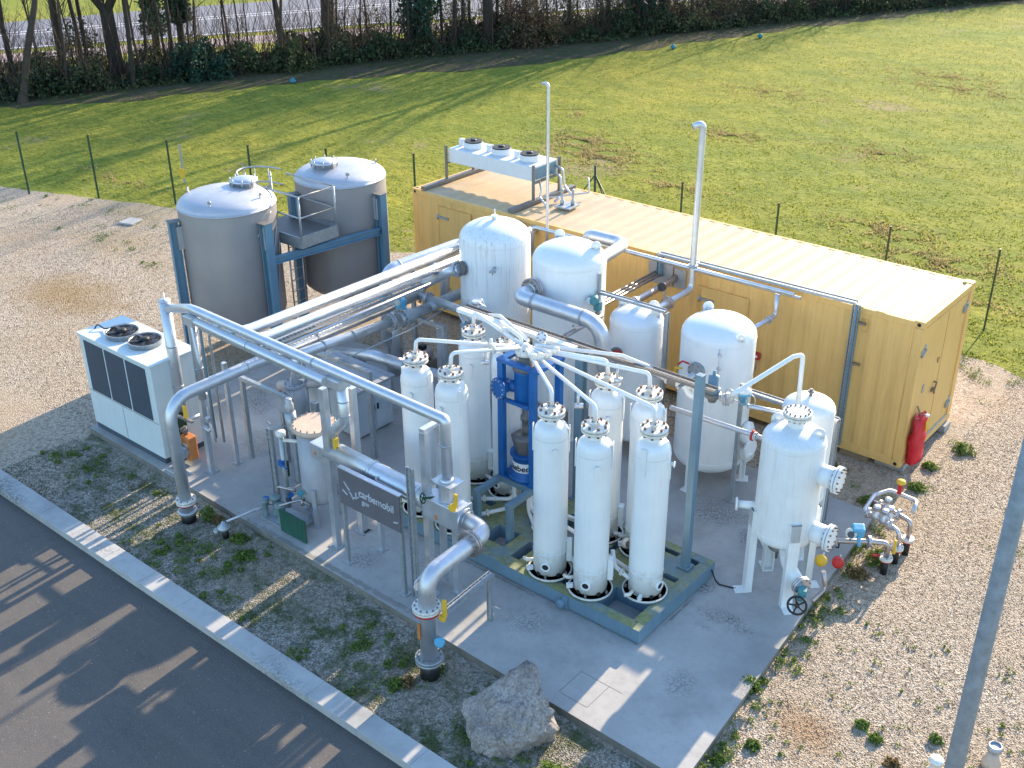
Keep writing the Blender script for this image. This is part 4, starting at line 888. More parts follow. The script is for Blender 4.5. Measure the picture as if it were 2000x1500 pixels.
# ================================================================ STAINLESS TANKS
def sstank(x, y, label, manang, lug_a):
    r = 1.04; t = thing('storage_tank', label, 'tank', (x, y, 0))
    g = MB(); P = [(r*.02, .62), (r*.5, .68), (r*.85, .80), (r*.97, .92), (r, 1.02), (r, 3.40), (r-.004, 3.42)]
    P2 = [(r+.012, 3.42), (r+.012, 3.445)] + [(r*math.cos(a), 3.445+.30*math.sin(a)) for a in [math.pi/2*k/10 for k in range(11)]]
    g.lathe(P, (x, y, 0), n=72); g.build('shell', 'tank', t)
    g = MB(); g.lathe(P2, (x, y, 0), n=72); g.build('domed_roof', 'tankroof', t)
    g = MB(); g.lathe([(r*.12, .40), (r*.12, .66)], (x, y, 0), n=20); g.lathe([(r*.2, .5), (r*.2, .54)], (x, y, 0), n=20); g.build('outlet', 'cast', t)
    mx, my = manang
    g = MB(); g.lathe([(.27, 3.6), (.27, 3.81), (.30, 3.81), (.30, 3.84), (.2, 3.88), (.0, 3.9)], (mx, my, 0), n=28); mw = g.build('manway', 'steel', t)
    for k in range(8):
        g = MB(); a = 2*math.pi*k/8; g.cyl((mx+.29*math.cos(a), my+.29*math.sin(a), 3.72), (mx+.29*math.cos(a), my+.29*math.sin(a), 3.9), .014, 8); g.box((mx+.29*math.cos(a), my+.29*math.sin(a), 3.8), (.05, .04, .03), a)
        g.build('clamp', 'galv', mw)
    for a in lug_a:
        g = MB(); px, py = x+math.cos(a)*.85, y+math.sin(a)*.85; g.cyl((px, py, 3.55), (px+.0, py, 3.66), .018, 8); g.lathe([(.028, -.01), (.045, -.01), (.045, .01), (.028, .01), (.028, -.01)], (px, py, 3.69), (math.cos(a), math.sin(a), 0), 12); g.build('lifting_lug', 'galv', t)
    for a in (R(5), R(-110), R(128)):
        g = MB(); g.box((x+math.cos(a)*(r+.04), y+math.sin(a)*(r+.04), 2.85), (.14, .16, .5), a); g.build('support_pad', 'plate', t)
    return t
A = (-13.72, -4.08); B_ = (-13.28, -1.22)
T = sstank(*A, 'left brushed steel storage tank with low manway beside the ladder hoop', (-13.66, -3.62), (R(-60), R(-150), R(20)))
g = MB(); c = Vector((*A, 0))
for (z0, z1, a0, a1) in ((3.35, 2.9, 20, -5), (2.95, 2.1, 30, 10), (2.6, 1.6, 34, 20)):
    pts = []
    for k in range(9):
        a = R(a0+(a1-a0)*k/8); pts.append(c+Vector((math.cos(a)*1.065, math.sin(a)*1.065, z0+(z1-z0)*k/8)))
    g.tube(pts, .012, 6)
g.build('cable', 'galv', T)
sstank(*B_, 'right brushed steel storage tank with clamped round manway, behind the platform', (-13.35, -1.6), (R(-30), R(60)))
def tpost(c, ang, label, z1=3.2):
    a = R(ang); x, y = c[0]+math.cos(a)*1.19, c[1]+math.sin(a)*1.19
    t = thing('tank_post', label, 'post', (x, y, 0)); g = MB(); m = Matrix.Rotation(a, 3, 'Z')
    for s in (-1, 1): g.box(Vector((x, y, z1/2))+m @ Vector((s*.09, 0, 0)), (.016, .19, z1), a)
    g.box((x, y, z1/2), (.17, .014, z1), a); g.build('column', 'tankpost', t)
    g = MB(); g.box((x, y, .012), (.32, .32, .024), a); g.build('base_plate', 'tankpost', t)
    g = MB(); g.box(Vector((x, y, z1+.0))+m @ Vector((-.02, 0, .01)), (.26, .22, .015), a); g.build('cap_plate', 'cast', t)
    return x, y
tpost(A, -112, 'pale blue post at the far left side of the left steel tank'); p2 = tpost(A, 2, 'pale blue post at the right side of the left steel tank'); tpost(A, 125, 'pale blue post behind the left steel tank')
tpost(B_, -108, 'pale blue post behind the platform, between both steel tanks'); p3 = tpost(B_, 5, 'pale blue post at the right side of the right steel tank'); tpost(B_, 125, 'pale blue post behind the right steel tank')
t = thing('tie_beam', 'pale blue horizontal beam linking the two steel tank posts', 'beam', (-12.3, -2.6, 2.35))
ibeam((p2[0]+.02, p2[1]+.1, 2.35), (p3[0], p3[1]-.1, 2.35), 'tankpost', 'beam', .12, .16)
t = thing('access_platform', 'grey steel platform with handrails between the two steel tanks', 'platform', (-12.9, -2.65, 2.62))
g = MB(); g.b2((-13.95, -3.3, 2.60), (-12.32, -2.25, 2.64)); g.build('deck', 'cast', t)
for a, b in (((-12.33, -3.3, 2.47), (-12.3, -2.25, 2.74)), ((-13.95, -3.32, 2.47), (-12.33, -3.29, 2.72)), ((-13.95, -2.25, 2.5), (-12.33, -2.22, 2.72))):
    g = MB(); g.b2(a, b); g.build('toe_board', 'galv', t)
g = MB(); 
for x, y in ((-12.32, -3.28), (-12.32, -2.28)): g.cyl((x, y, 2.6), (x, y, 3.62), .024, 8)
for z in (3.62, 3.15):
    g.tube([(-13.9, -3.28, z), (-12.32, -3.28, z), (-12.32, -2.28, z), (-13.9, -2.28, z)], .022, 8)
g.build('handrail', 'galv', t)
t = thing('caged_ladder', 'thin steel ladder with open hoop cage behind the left tank', 'ladder', (-14.3, -2.8, 0))
g = MB()
for y in (-3.02, -2.6): g.cyl((-14.05, y, .05), (-14.05, y, 3.7), .022, 8)
for k in range(12): g.cyl((-14.05, -3.02, .3+k*.28), (-14.05, -2.6, .3+k*.28), .012, 6)
g.build('ladder_rungs', 'galv', t)
for z in (3.7, 3.35):
    g = MB(); pts = [(-14.05-.68*math.sin(a), -2.81+.48*-math.cos(a), z) for a in [math.pi*k/14 for k in range(15)]]; g.tube([(-14.0, -3.29, z)]+pts+[(-14.0, -2.33, z)], .02, 8); g.build('hoop', 'galv', t)
for a in (.5, 1.05, 1.57, 2.1, 2.64):
    g = MB(); px, py = -14.05-.68*math.sin(a), -2.81-.48*math.cos(a); g.cyl((px, py, 2.6), (px, py, 3.7), .01, 6); g.build('cage_bar', 'galv', t)
t = thing('access_ladder', 'narrow brown tinted ladder hanging under the platform to the gravel', 'ladder', (-12.75, -2.9, 0))
g = MB()
for y in (-3.2, -2.85): g.cyl((-12.9, y, .05), (-12.9, y, 2.5), .018, 8)
for k in range(9): g.cyl((-12.9, -3.2, .25+k*.26), (-12.9, -2.85, .25+k*.26), .011, 6)
g.build('rungs', 'warm', t)

# ================================================================ LONG PIPE RUNS
def clampband(c, ax): return (c, ax)
pipe('insulated_pipe', 'upper of two long bright insulated pipes running to the container', [(-8.93, -7.97, 3.36), (-8.93, -7.7, 3.02), (-8.93, -7.3, 2.98), (-8.93, .0, 2.88)], .098, 'clad', bend=.2)
pipe('insulated_pipe', 'lower of two long bright insulated pipes running to the container', [(-8.55, -7.97, 3.36), (-8.55, -7.7, 3.0), (-8.53, -7.3, 2.95), (-8.52, .0, 2.86)], .095, 'clad', bend=.2)
pipe('slim_pipe', 'slim pipe hugging the two long bright insulated pipes', [(-8.36, -7.2, 2.75), (-8.36, -2.6, 2.73)], .028, 'steel')
t = pipe('tee_branch', 'bare steel branch climbing from the tee to the flange of the leftmost white tank', [(-8.96, -3.15, 2.26), (-8.9, -3.1, 2.45), (-8.2, -3.12, 2.9), (-7.86, -3.14, 3.08)], .09, 'clad', bend=.15, flanges=[((-7.92, -3.14, 3.04), (1, 0, .5))])
t = pipe('gas_branch', 'bare steel branch from the tee towards the rear left column', [(-8.94, -3.22, 2.26), (-7.45, -3.28, 2.30), (-6.9, -3.9, 2.62)], .085, 'clad', bend=.12, flanges=[((-8.65, -3.23, 2.265), (1, 0, 0)), ((-7.3, -3.42, 2.38), (1, -.9, .5))])
t = thing('control_valve', 'cluttered steel control valve at the end of the branch above the rear columns', 'valve', (-6.3, -4.45, 2.95))
g = MB(); g.lathe([(.07, -.12), (.12, -.05), (.12, .05), (.07, .12)], (-6.35, -4.42, 2.9), (1, 0, 0), 18); g.build('body', 'galv', t)
g = MB(); g.cyl((-6.3, -4.42, 3.0), (-6.3, -4.42, 3.2), .03); g.lathe([(.08, -.03), (.08, .03)], (-6.3, -4.42, 3.22), n=16); g.tube([(-6.5, -4.5, 3.1), (-6.4, -4.5, 3.3), (-6.2, -4.4, 3.3), (-6.1, -4.4, 3.15)], .012, 6, .05); g.tube([(-6.45, -4.35, 3.05), (-6.2, -4.5, 3.28), (-6.05, -4.45, 3.2)], .01, 6, .05); g.build('actuator', 'steel', t)
t = pipe('blower_main', 'long bare steel main bending down to the ground flange at the left', [(-8.87, -9.12, .22), (-8.92, -9.14, 2.32), (-8.97, -7.4, 2.30), (-8.97, -3.1, 2.26)], .105, 'clad', bend=.40, n=20, bands=[((-8.97, -7.5, 2.30), (0, 1, 0)), ((-8.97, -5.9, 2.285), (0, 1, 0)), ((-8.97, -3.6, 2.265), (0, 1, 0))], loc=(-8.85, -9.12, 0))
flange(t, (-8.87, -9.12, .42), (0, 0, 1), .17, .035, True, 'flange_white', 8, 'ground_flange')
g = MB(); g.lathe([(.165, .36), (.165, .40)], (-8.87, -9.12, 0), n=24); g.build('red_gasket_ring', 'red', t)
g = MB(); g.lathe([(.15, .16), (.15, .19), (.17, .19), (.17, .23), (.14, .25)], (-8.87, -9.12, 0), n=24); g.build('lower_flange', 'galv', t)
g = MB(); g.lathe([(.125, 0), (.125, .17)], (-8.87, -9.12, 0), n=20); g.build('ground_sleeve', 'black', t)
t = pipe('gas_main', 'bare steel pipe from the separator to the valve with bright blue actuator', [(-8.58, -6.75, 1.7), (-8.56, -6.72, 2.36), (-8.5, -4.4, 2.22)], .095, 'clad', bend=.16, bands=[((-8.54, -6.1, 2.33), (0, 1, 0)), ((-8.52, -5.4, 2.28), (0, 1, 0))])
flange(t, (-8.5, -4.45, 2.22), (0, 1, 0), .18, .04, True, 'galv', 12)
t = thing('control_valve', 'green grey reducer valve with bright blue actuator on the long pipe', 'valve', (-8.5, -4.0, 2.2))
g = MB(); g.lathe([(.13, -.28), (.16, -.2), (.16, .0), (.11, .12), (.11, .5)], (-8.47, -3.95, 2.2), (.05, 1, 0), 22); g.build('body', 'galv', t)
g = MB(); g.lathe([(.08, -.1), (.09, -.08), (.09, .08), (.08, .1)], (-8.55, -4.1, 2.52), (.3, -1, .2), 18); g.box((-8.56, -4.08, 2.42), (.16, .14, .16)); g.build('actuator', 'skyblue', t, )
g = MB(); g.disc((-8.52, -4.2, 2.545), (.3, -1, .2), .06, .02); g.build('dial', 'galv', t)
flange(t, (-8.48, -4.15, 2.2), (.05, 1, 0), .21, .03, False, 'galv', 12)
pipe('reducer_pipe', 'pale green steel pipe beyond the blue actuator near the container', [(-8.46, -3.5, 2.2), (-8.45, -2.6, 2.2), (-8.3, -1.9, 2.2), (-8.3, -1.6, 1.2)], .11, 'galv', bend=.2)
t = pipe('bypass_pipe', 'insulated pipe rising over behind the leftmost white tank', [(-9.15, -3.95, 1.4), (-9.15, -3.9, 2.95), (-8.95, -1.9, 3.0), (-8.3, -1.75, 3.0), (-8.0, -1.9, 2.9)], .105, 'clad', bend=.28, bands=[((-9.11, -3.55, 2.96), (0.1, 1, 0))])
pipe('bypass_pipe', 'second smaller insulated bend behind the long bright pipes', [(-8.9, -2.5, 1.9), (-8.9, -2.45, 2.72), (-8.3, -2.2, 2.75), (-8.1, -2.2, 2.7)], .10, 'clad', bend=.2)
pipe('tension_wire', 'thin pale conduit running beside the long steel pipes', [(-9.0, -6.6, 1.55), (-8.35, -5.6, 2.0), (-8.15, -4.3, 2.1), (-8.1, -3.2, 2.25)], .012, 'galv', cat='conduit')
pipe('slim_pipe', 'slim steel pipe beside the tank crossover passing behind columns', [(-7.8, -3.4, 2.4), (-6.7, -4.2, 2.45)], .02, 'steel')
# lower jumble
for i, (pts, r, mt, lb) in enumerate((
  ([(-10.2, -5.9, .9), (-9.4, -5.6, 1.1), (-8.6, -5.2, 1.1), (-8.6, -5.0, .4)], .10, 'greyvessel', 'short dark grey pipe under the long steel main'),
  ([(-10.4, -4.4, 1.0), (-9.2, -4.3, 1.25), (-8.2, -4.2, 1.25)], .12, 'clad', 'shaded steel pipe with black coupling below the long pipes'),
  ([(-8.1, -4.4, 1.35), (-7.3, -4.2, 1.35), (-7.3, -4.2, .3)], .11, 'greyvessel', 'dark elbow pipe behind the left slim columns'),
  ([(-9.9, -3.0, .12), (-9.9, -3.0, 1.8)], .15, 'clad', 'vertical insulated riser under the long pipes'),
  ([(-8.4, -3.2, .12), (-8.4, -3.2, 1.7)], .07, 'greyvessel', 'thin grey riser in front of the leftmost white tank'))):
    pipe('service_pipe', lb, pts, r, mt, bend=r*2)
for i, (x, y, z) in enumerate(((-8.35, -4.22, 1.25), (-8.62, -5.25, 1.1))):
    g = MB(); g.disc((x, y, z), (1, .1, 0), .15, .04); tag(g.build('flange_disc', 'galv'), ['grey flange on the shaded pipe above the cabinet', 'grey flange at the end of the dark pipe over the cabinet'][i], 'flange')
# electric motors / pumps below
def pumpset(x, y, lb):
    t = thing('pump_motor', lb, 'motor', (x, y, .12)); g = MB(); g.lathe([(.10, -.2), (.13, -.18), (.13, .18), (.10, .2)], (x, y, .55), (0, 1, 0), 20); g.build('motor', 'greyvessel', t)
    g = MB(); g.box((x, y, .27), (.35, .5, .3)); g.build('base', 'cast', t, .01); g = MB(); g.box((x, y, .72), (.12, .14, .1)); g.build('terminal_box', 'black', t, .01)
pumpset(-10.4, -3.7, 'dark motor on its base under the bright insulated pipes'); pumpset(-9.5, -2.6, 'dark motor closer to the container under the pipes')
# goal post supports
def goal(x0, x1, y, z, lb, w=.08):
    t = thing('pipe_support', lb, 'support', ((x0+x1)/2, y, .12))
    for x in (x0, x1):
        g = MB(); g.box((x, y, (z+.12)/2), (w, w, z-.12)); g.build('leg', 'galv', t, .004)
    g = MB(); g.b2((x0-w/2, y-w/2, z), (x1+w/2, y+w/2, z+w)); g.build('cross_bar', 'galv', t, .004)
goal(-9.6, -7.75, -5.75, 1.85, 'galvanised goal post support under the long pipes above the cabinet')
goal(-9.5, -7.9, -3.6, 1.95, 'galvanised goal post support near the pipe tee')
goal(-9.9, -8.0, -2.4, 2.55, 'tall galvanised support behind the tee near the container')
goal(-9.55, -8.2, -7.2, 1.75, 'galvanised support near the rack crossing the long pipes')
t = thing('tray_ladder_run', 'galvanised tray running beneath the two bright insulated pipes', 'cable tray', (-8.9, -5, 2.5))
tray(t, (-9.0, -7.2, 2.55), (-9.0, -1.0, 2.5), .3, (1, 0, 0))
# control cabinet
t = thing('control_cabinet', 'low pale grey cabinet with double doors and sheet metal roof', 'cabinet', (-9.2, -5.04, .12))
g = MB(); g.b2((-10.0, -5.5, .16), (-8.43, -4.58, 1.15)); g.build('body', 'cabinet', t, .01)
g = MB(); g.b2((-10.05, -5.56, 1.15), (-8.37, -4.52, 1.18)); 
for k in range(5): g.b2((-10.05, -5.4+k*.19, 1.18), (-8.37, -5.385+k*.19, 1.19))
g.build('roof', 'greyvessel', t)
for y0, y1 in ((-5.47, -5.06), (-5.03, -4.62)):
    g = MB(); g.b2((-8.435, y0, .2), (-8.415, y1, 1.1)); dd = g.build('door', 'cabinet', t, .004)
    g = MB(); g.box((-8.405, y1-.04 if y0 < -5.2 else y0+.04, .68), (.03, .03, .12)); g.build('handle', 'black', dd)
g = MB(); g.b2((-9.95, -5.515, .25), (-9.2, -5.502, 1.08)); g.b2((-9.18, -5.515, .25), (-8.5, -5.502, 1.08)); g.build('side_panel', 'cabinet', t)
g = MB(); g.b2((-9.95, -5.45, .12), (-8.47, -4.62, .16)); g.build('plinth', 'cast', t)

# ================================================================ RACK (front)
RY = -8.0
t = pipe('rack_pipe', 'upper long insulated pipe along the front rack dropping at its right end', [(-10.5, -7.9, 3.14), (-9.68, -7.95, 3.37), (-9.5, -7.97, 3.39), (-3.76, RY+.02, 3.3), (-3.76, RY+.02, 2.25)], .082, 'clad', bend=.05, n=16, bands=[((-6.5, -7.98, 3.345), (1, 0, 0)), ((-3.765, RY+.01, 2.9), (0, 0, 1))])
t = thing('vent_chimney', 'vertical insulated flue with capped top at the left end of the rack', 'flue', (-10.53, -7.9, .12))
g = MB(); g.tube([(-10.53, -7.9, .9), (-10.53, -7.9, 3.28)], .10, 20); g.build('tube', 'clad', t)
g = MB(); g.lathe([(.105, 3.27), (.105, 3.29), (.02, 3.30), (.012, 3.31), (.012, 3.42)], (-10.53, -7.9, 0), n=20); g.build('cap', 'clad', t)
for z in (2.4, 1.6):
    g = MB(); g.disc((-10.53, -7.9, z), (0, 0, 1), .106, .025, 20); g.build('joint_band', 'galv', t)
t = pipe('rack_pipe', 'lower long insulated pipe along the front rack ending in a box elbow', [(-9.6, -8.02, 1.7), (-9.6, -8.02, 3.22), (-6.1, -8.13, 3.21)], .08, 'clad', bend=.05, n=16, bands=[((-9.6, -8.02, 2.3), (0, 0, 1)), ((-8, -8.07, 3.215), (1, 0, 0))])
g = MB(); g.b2((-9.7, -8.12, 3.13), (-9.45, -7.93, 3.3)); g.build('corner_box', 'clad', t, .01)
g = MB(); g.b2((-6.18, -8.1, 3.1), (-5.84, -7.86, 3.26)); g.build('box_elbow', 'clad', t, .012)
t = pipe('drop_pipe', 'insulated drop pipe offsetting down from the box elbow into the duct', [(-5.95, -7.94, 3.15), (-5.95, -7.94, 2.5), (-6.2, -7.99, 2.22), (-6.2, -8.0, 1.85)], .088, 'clad', bend=.06, n=16, bands=[((-5.95, -7.94, 2.85), (0, 0, 1)), ((-5.95, -7.94, 2.6), (0, 0, 1)), ((-6.2, -8.0, 2.15), (0, 0, 1))])
g = MB(); g.box((-6.08, -8.05, 2.05), (.05, .09, .28)); g.build('yellow_lever', 'yellow', t, .01)
pipe('rack_conduit', 'small twin conduit bending along the left of the rack', [(-10.1, -7.55, .5), (-10.1, -7.55, 2.75), (-8.9, -7.5, 2.7)], .03, 'bluegrey', bend=.1)
pipe('rack_conduit', 'steel conduit beside the flue running along the rack', [(-10.0, -7.45, .4), (-10.0, -7.45, 2.66), (-8.9, -7.42, 2.6)], .025, 'galv', bend=.1)
for k, (y, lb) in enumerate(((-7.62, 'flat strut rail between the two front rack pipes'), (-7.7, 'second strut rail under the lower rack pipe'))):
    g = MB(); g.bar((-9.7, y-.2, 3.02), (-6.3, y-.25, 3.0), .05, .04); tag(g.build('strut_rail', 'galv'), lb, 'rail')
def rpost(x, y, z, lb, w=.11, mt='clad'):
    t = thing('rack_post', lb, 'post', (x, y, .12)); g = MB(); g.box((x, y, (z+.12)/2), (w, w, z-.12)); g.build('column', mt, t, .006)
    g = MB(); g.box((x, y, .13), (w*1.9, w*1.9, .015)); g.build('base_plate', 'galv', t); return t
rpost(-6.21, -8.1, 3.05, 'thick square rack post in front of the lettered panel left end')
rpost(-6.18, -7.55, 2.85, 'square rack post behind the drop pipe')
rpost(-9.72, -7.98, 1.9, 'square post with valve beside the left ground pipe', .1)
rpost(-9.6, -7.5, 2.2, 'slimmer square post behind the valve post', .08)
rpost(-4.12, -8.05, 3.02, 'thick square rack post near the right end box')
t = thing('rack_bracket', 'welded angle bracket joining the right rack post to the pipe', 'bracket', (-4.1, -8, 3.0)); g = MB(); g.b2((-4.17, -8.1, 3.02), (-4.07, -7.72, 3.075)); g.b2((-4.17, -7.78, .2), (-4.08, -7.7, 3.02)); g.build('frame', 'clad', t)
t = thing('valve_cluster', 'small steel valve cluster clamped to the square post at left', 'valve', (-9.66, -8.05, 1.2))
g = MB(); g.tube([(-9.62, -8.0, 1.9), (-9.5, -8.0, 1.8), (-9.5, -8.0, 1.2), (-9.35, -8.05, .9)], .016, 8, .04); g.box((-9.53, -8.03, 1.3), (.09, .09, .08)); g.cyl((-9.6, -8.08, 1.15), (-9.45, -8.08, 1.1), .03); g.build('body', 'steel', t)
# orange gas detector / pump and yellow valve
t = thing('orange_filter_unit', 'small orange box unit standing by the white outdoor unit', 'box', (-10.35, -8.0, .12))
g = MB(); g.b2((-10.43, -8.1, .2), (-10.18, -7.9, .68)); g.build('body', 'orange', t, .03); g = MB(); g.cyl((-10.36, -8.0, .65), (-10.36, -8.0, .85), .035); g.box((-10.40, -8.03, .78), (.2, .08, .06)); g.build('fitting', 'cast', t)
g = MB(); g.b2((-10.47, -8.08, .12), (-10.44, -7.9, 1.1)); g.build('back_plate', 'postgreen', t)
g = MB(); g.box((-10.28, -8.104, .5), (.12, .006, .1)); g.build('label', 'acwhite', t)
t = thing('yellow_valve', 'yellow lever valve behind the left ground pipe bend', 'valve', (-9.9, -8.25, 1.2)); g = MB(); g.box((-9.95, -8.2, 1.35), (.07, .04, .3), .4); g.build('lever', 'yellow', t, .01); g = MB(); g.cyl((-9.95, -8.17, 1.2), (-9.95, -7.9, 1.2), .04); g.build('body', 'steel', t)
t = thing('pipe_bracket', 'galvanised bracket arm with flange by the outdoor unit', 'bracket', (-10.3, -8.3, 1.3)); g = MB(); g.cyl((-10.35, -8.25, .5), (-10.35, -8.25, 1.25), .045); g.lathe([(.1, 1.25), (.1, 1.28)], (-10.35, -8.25, 0), n=18); g.bar((-10.35, -8.25, 1.24), (-9.75, -8.2, 1.24), .05, .04); g.build('arm', 'warm', t)
g = MB(); g.lathe([(.1, -.1), (.13, 0), (.1, .1)], (-10.28, -8.2, .42), (1, 0, 0), 16); g.tube([(-10.35, -8.2, .5), (-10.2, -8.25, .3), (-10.3, -8.3, .18)], .03, 8, .05); g.build('valve', 'galv', t)

# duct with lettered panel
t = thing('insulated_duct', 'big shiny insulated duct on the front rack with box ends', 'duct', (-5.1, -8.0, 1.85))
g = MB(); g.tube([(-6.3, RY, 1.88), (-4.15, RY, 1.83)], .165, 28); g.build('tube', 'clad', t)
g = MB(); g.b2((-6.62, -8.14, 1.68), (-6.28, -7.86, 1.96)); g.build('end_box', 'clad', t, .01)
g = MB(); g.box((-6.5, -8.145, 1.8), (.05, .008, .06)); g.build('warning_sign', 'orange', t)
for x in (-5.3, -4.3):
    g = MB(); g.disc((x, RY, 1.86 if x < -5 else 1.835), (1, 0, 0), .174, .05, 28); g.build('joint_band', 'clad', t)
g = MB(); g.tube([(-5.05, -8.17, 1.95), (-5.05, -8.2, 1.9), (-4.3, -8.2, 1.86)], .022, 8); g.build('drain_tube', 'warm', t)
g = MB(); g.b2((-4.14, -8.16, 1.62), (-3.42, -7.86, 1.98)); bx = g.build('valve_box', 'clad', t, .012)
g = MB(); g.box((-3.85, -8.165, 1.72), (.05, .008, .07)); g.build('warning_sign', 'orange', bx)
g = MB(); g.lathe([(.17, -.02), (.17, .02)], (-3.41, -8.01, 1.8), (1, 0, 0), 24); g.b2((-3.44, -8.17, 1.6), (-3.41, -7.85, 2.0)); g.build('end_plate', 'clad', bx)
t = thing('valve_housing', 'upright faceted insulation box with flange plate under the right drop pipe', 'housing', (-3.76, -8.0, 2.0))
g = MB(); g.lathe([(.125, 1.985), (.125, 2.28)], (-3.76, -8.0, 0), n=6, smooth=False); g.build('body', 'clad', t)
g = MB(); g.b2((-3.95, -8.14, 2.285), (-3.56, -7.84, 2.305)); g.lathe([(.10, 2.3), (.11, 2.33), (.09, 2.36)], (-3.76, -8.0, 0), n=20); g.build('flange_plate', 'clad', t)
g = MB(); g.disc((-3.93, -8.12, 2.28), (0, -1, 0), .05, .04); g.box((-3.5, -8.1, 2.12), (.05, .06, .16)); g.build('fitting', 'steel', t)
t = thing('yellow_valve', 'yellow lever valve on the right side of the upright insulation box', 'valve', (-3.5, -8.1, 2.05)); g = MB(); g.box((-3.47, -8.13, 2.15), (.06, .04, .22)); g.disc((-3.52, -8.15, 2.02), (.3, -1, 0), .06, .05); g.build('lever', 'yellow', t, .008)
t = thing('green_hand_wheel', 'small green hand wheel valve beside the upright insulation box', 'valve', (-4.0, -8.15, 2.05)); g = MB(); ctr = Vector((-4.02, -8.24, 2.02)); axw = Vector((-.3, -1, .3)).normalized(); xx = axw.cross(Vector((0, 0, 1))).normalized(); yy = axw.cross(xx)
g.tube([ctr+(xx*math.cos(a)+yy*math.sin(a))*.075 for a in [2*math.pi*i/16 for i in range(17)]], .010, 6, caps=False)
for i in range(4): g.cyl(ctr, ctr+(xx*math.cos(i*1.57)+yy*math.sin(i*1.57))*.07, .008, 6)
g.cyl(ctr, ctr-axw*.2, .018, 8); g.build('wheel', 'postgreen', t)
# lettered panel with four legs
t = thing('lettered_panel', 'grey metal panel with cut out lettering on slim legs before the duct', 'sign', (-5.1, -8.32, .12))
pz = Matrix.Rotation(0, 3, 'Z')
g = MB(); g.b2((-5.74, -8.34, 1.28), (-4.42, -8.32, 1.93)); pn = g.build('panel', 'signmetal', t)
g = MB(); g.b2((-5.75, -8.35, 1.93), (-4.41, -8.27, 1.945)); g.build('top_edge', 'steel', t)
for x, y in ((-5.72, -8.30), (-4.45, -8.30)):
    g = MB(); g.box((x, y, .9), (.06, .06, 1.56)); g.box((x, y, .13), (.16, .14, .015)); g.build('leg', 'galv', t, .003)
text_mesh("carbemobil", .185, 'textdim', pn, lambda v: (-4.92+v.x*.92, -8.343-v.z, 1.64+v.y))
text_mesh("gnv", .12, 'textdim', pn, lambda v: (-5.16+v.x, -8.343-v.z, 1.50+v.y))
g = MB()
for (a, b) in (((-5.62, 1.72), (-5.50, 1.60)), ((-5.66, 1.56), (-5.56, 1.50)), ((-5.50, 1.58), (-5.42, 1.47)), ((-5.42, 1.50), (-5.30, 1.56)), ((-5.36, 1.62), (-5.36, 1.5)), ((-4.56, 1.42), (-4.46, 1.45))):
    g.bar((a[0], -8.345, a[1]), (b[0], -8.345, b[1]), .02, .01, (0, 1, 0))
g.build('emblem', 'textdim', pn)
rpost(-6.15, -7.52, 1.3, 'slim back leg post behind the lettered panel', .07)
rpost(-5.55, -7.72, 1.75, 'slim leg post under the shiny duct', .08)
rpost(-3.85, -7.75, 1.6, 'square leg post under the right valve box', .09)
# right front gas riser
t = pipe('gas_riser', 'large bare steel riser bending twice to the flange at the slab edge', [(-3.4, -8.01, 1.8), (-2.98, -8.03, 1.78), (-2.98, -9.28, 1.72), (-2.98, -9.3, .3)], .125, 'steel', bend=.25, n=22, bands=[((-3.36, -8.01, 1.8), (1, 0, 0))], loc=(-2.98, -9.3, 0))
flange(t, (-2.98, -8.38, 1.765), (0, 1, 0), .2, .035, True, 'warm', 12)
flange(t, (-2.98, -9.3, 1.22), (0, 0, 1), .20, .03, True, 'flange_white', 12)
g = MB(); g.lathe([(.19, 1.15), (.19, 1.185)], (-2.98, -9.3, 0), n=28); g.build('red_gasket_ring', 'red', t)
flange(t, (-2.98, -9.3, .32), (0, 0, 1), .20, .04, True, 'galv', 12, 'ground_flange')
g = MB(); g.lathe([(.14, 0), (.14, .27)], (-2.98, -9.3, 0), n=20); g.build('ground_sleeve', 'black', t)
g = MB(); g.box((-2.72, -9.22, 1.28), (.06, .05, .28)); g.box((-2.74, -9.25, 1.12), (.1, .06, .08)); g.build('yellow_lever', 'yellow', t, .01)
g = MB(); g.tube([(-3.15, -9.2, 1.25), (-3.4, -9.1, 1.3), (-3.35, -9.0, 1.42)], .014, 8, .03); g.disc((-3.3, -9.15, 1.32), (1, 0, .3), .06, .02); g.build('tapping', 'steel', t)
g = MB(); g.b2((-3.05, -9.435, .72), (-3.0, -9.425, .98)); g.build('orange_sticker', 'orange', t)
t = thing('blue_gauge', 'small blue gauge on the large steel riser', 'gauge', (-2.8, -9.25, .75)); g = MB(); g.cyl((-2.88, -9.3, .72), (-2.76, -9.3, .72), .02); g.disc((-2.73, -9.33, .76), (.4, -1, .1), .07, .06); g.build('dial', 'skyblue', t)
t = thing('cable_tray_arm', 'short perforated tray on a strut leading to the large riser', 'cable tray', (-3.2, -8.6, .8))
tray(t, (-2.95, -9.1, .95), (-3.02, -7.9, .95), .1, (1, 0, 0)); tray(t, (-3.02, -7.95, .92), (-3.02, -7.95, .12), .07, (1, 0, 0))
t = thing('tall_cable_tray', 'tall upright perforated tray beside the right rack post', 'cable tray', (-4.25, -8.2, .12)); tray(t, (-4.25, -8.25, .12), (-4.25, -8.25, 2.45), .12, (1, 0, 0))
t = thing('tall_cable_tray', 'upright perforated tray beside the left filter vessel', 'cable tray', (-7.65, -8.0, .12)); tray(t, (-7.75, -8.05, .12), (-7.75, -8.05, 1.75), .12, (1, 0, 0))
t = thing('tall_cable_tray', 'upright tray behind the round topped separator', 'cable tray', (-8.1, -6.9, .12)); tray(t, (-8.05, -6.75, .12), (-8.05, -6.75, 1.6), .1, (0, 1, 0))

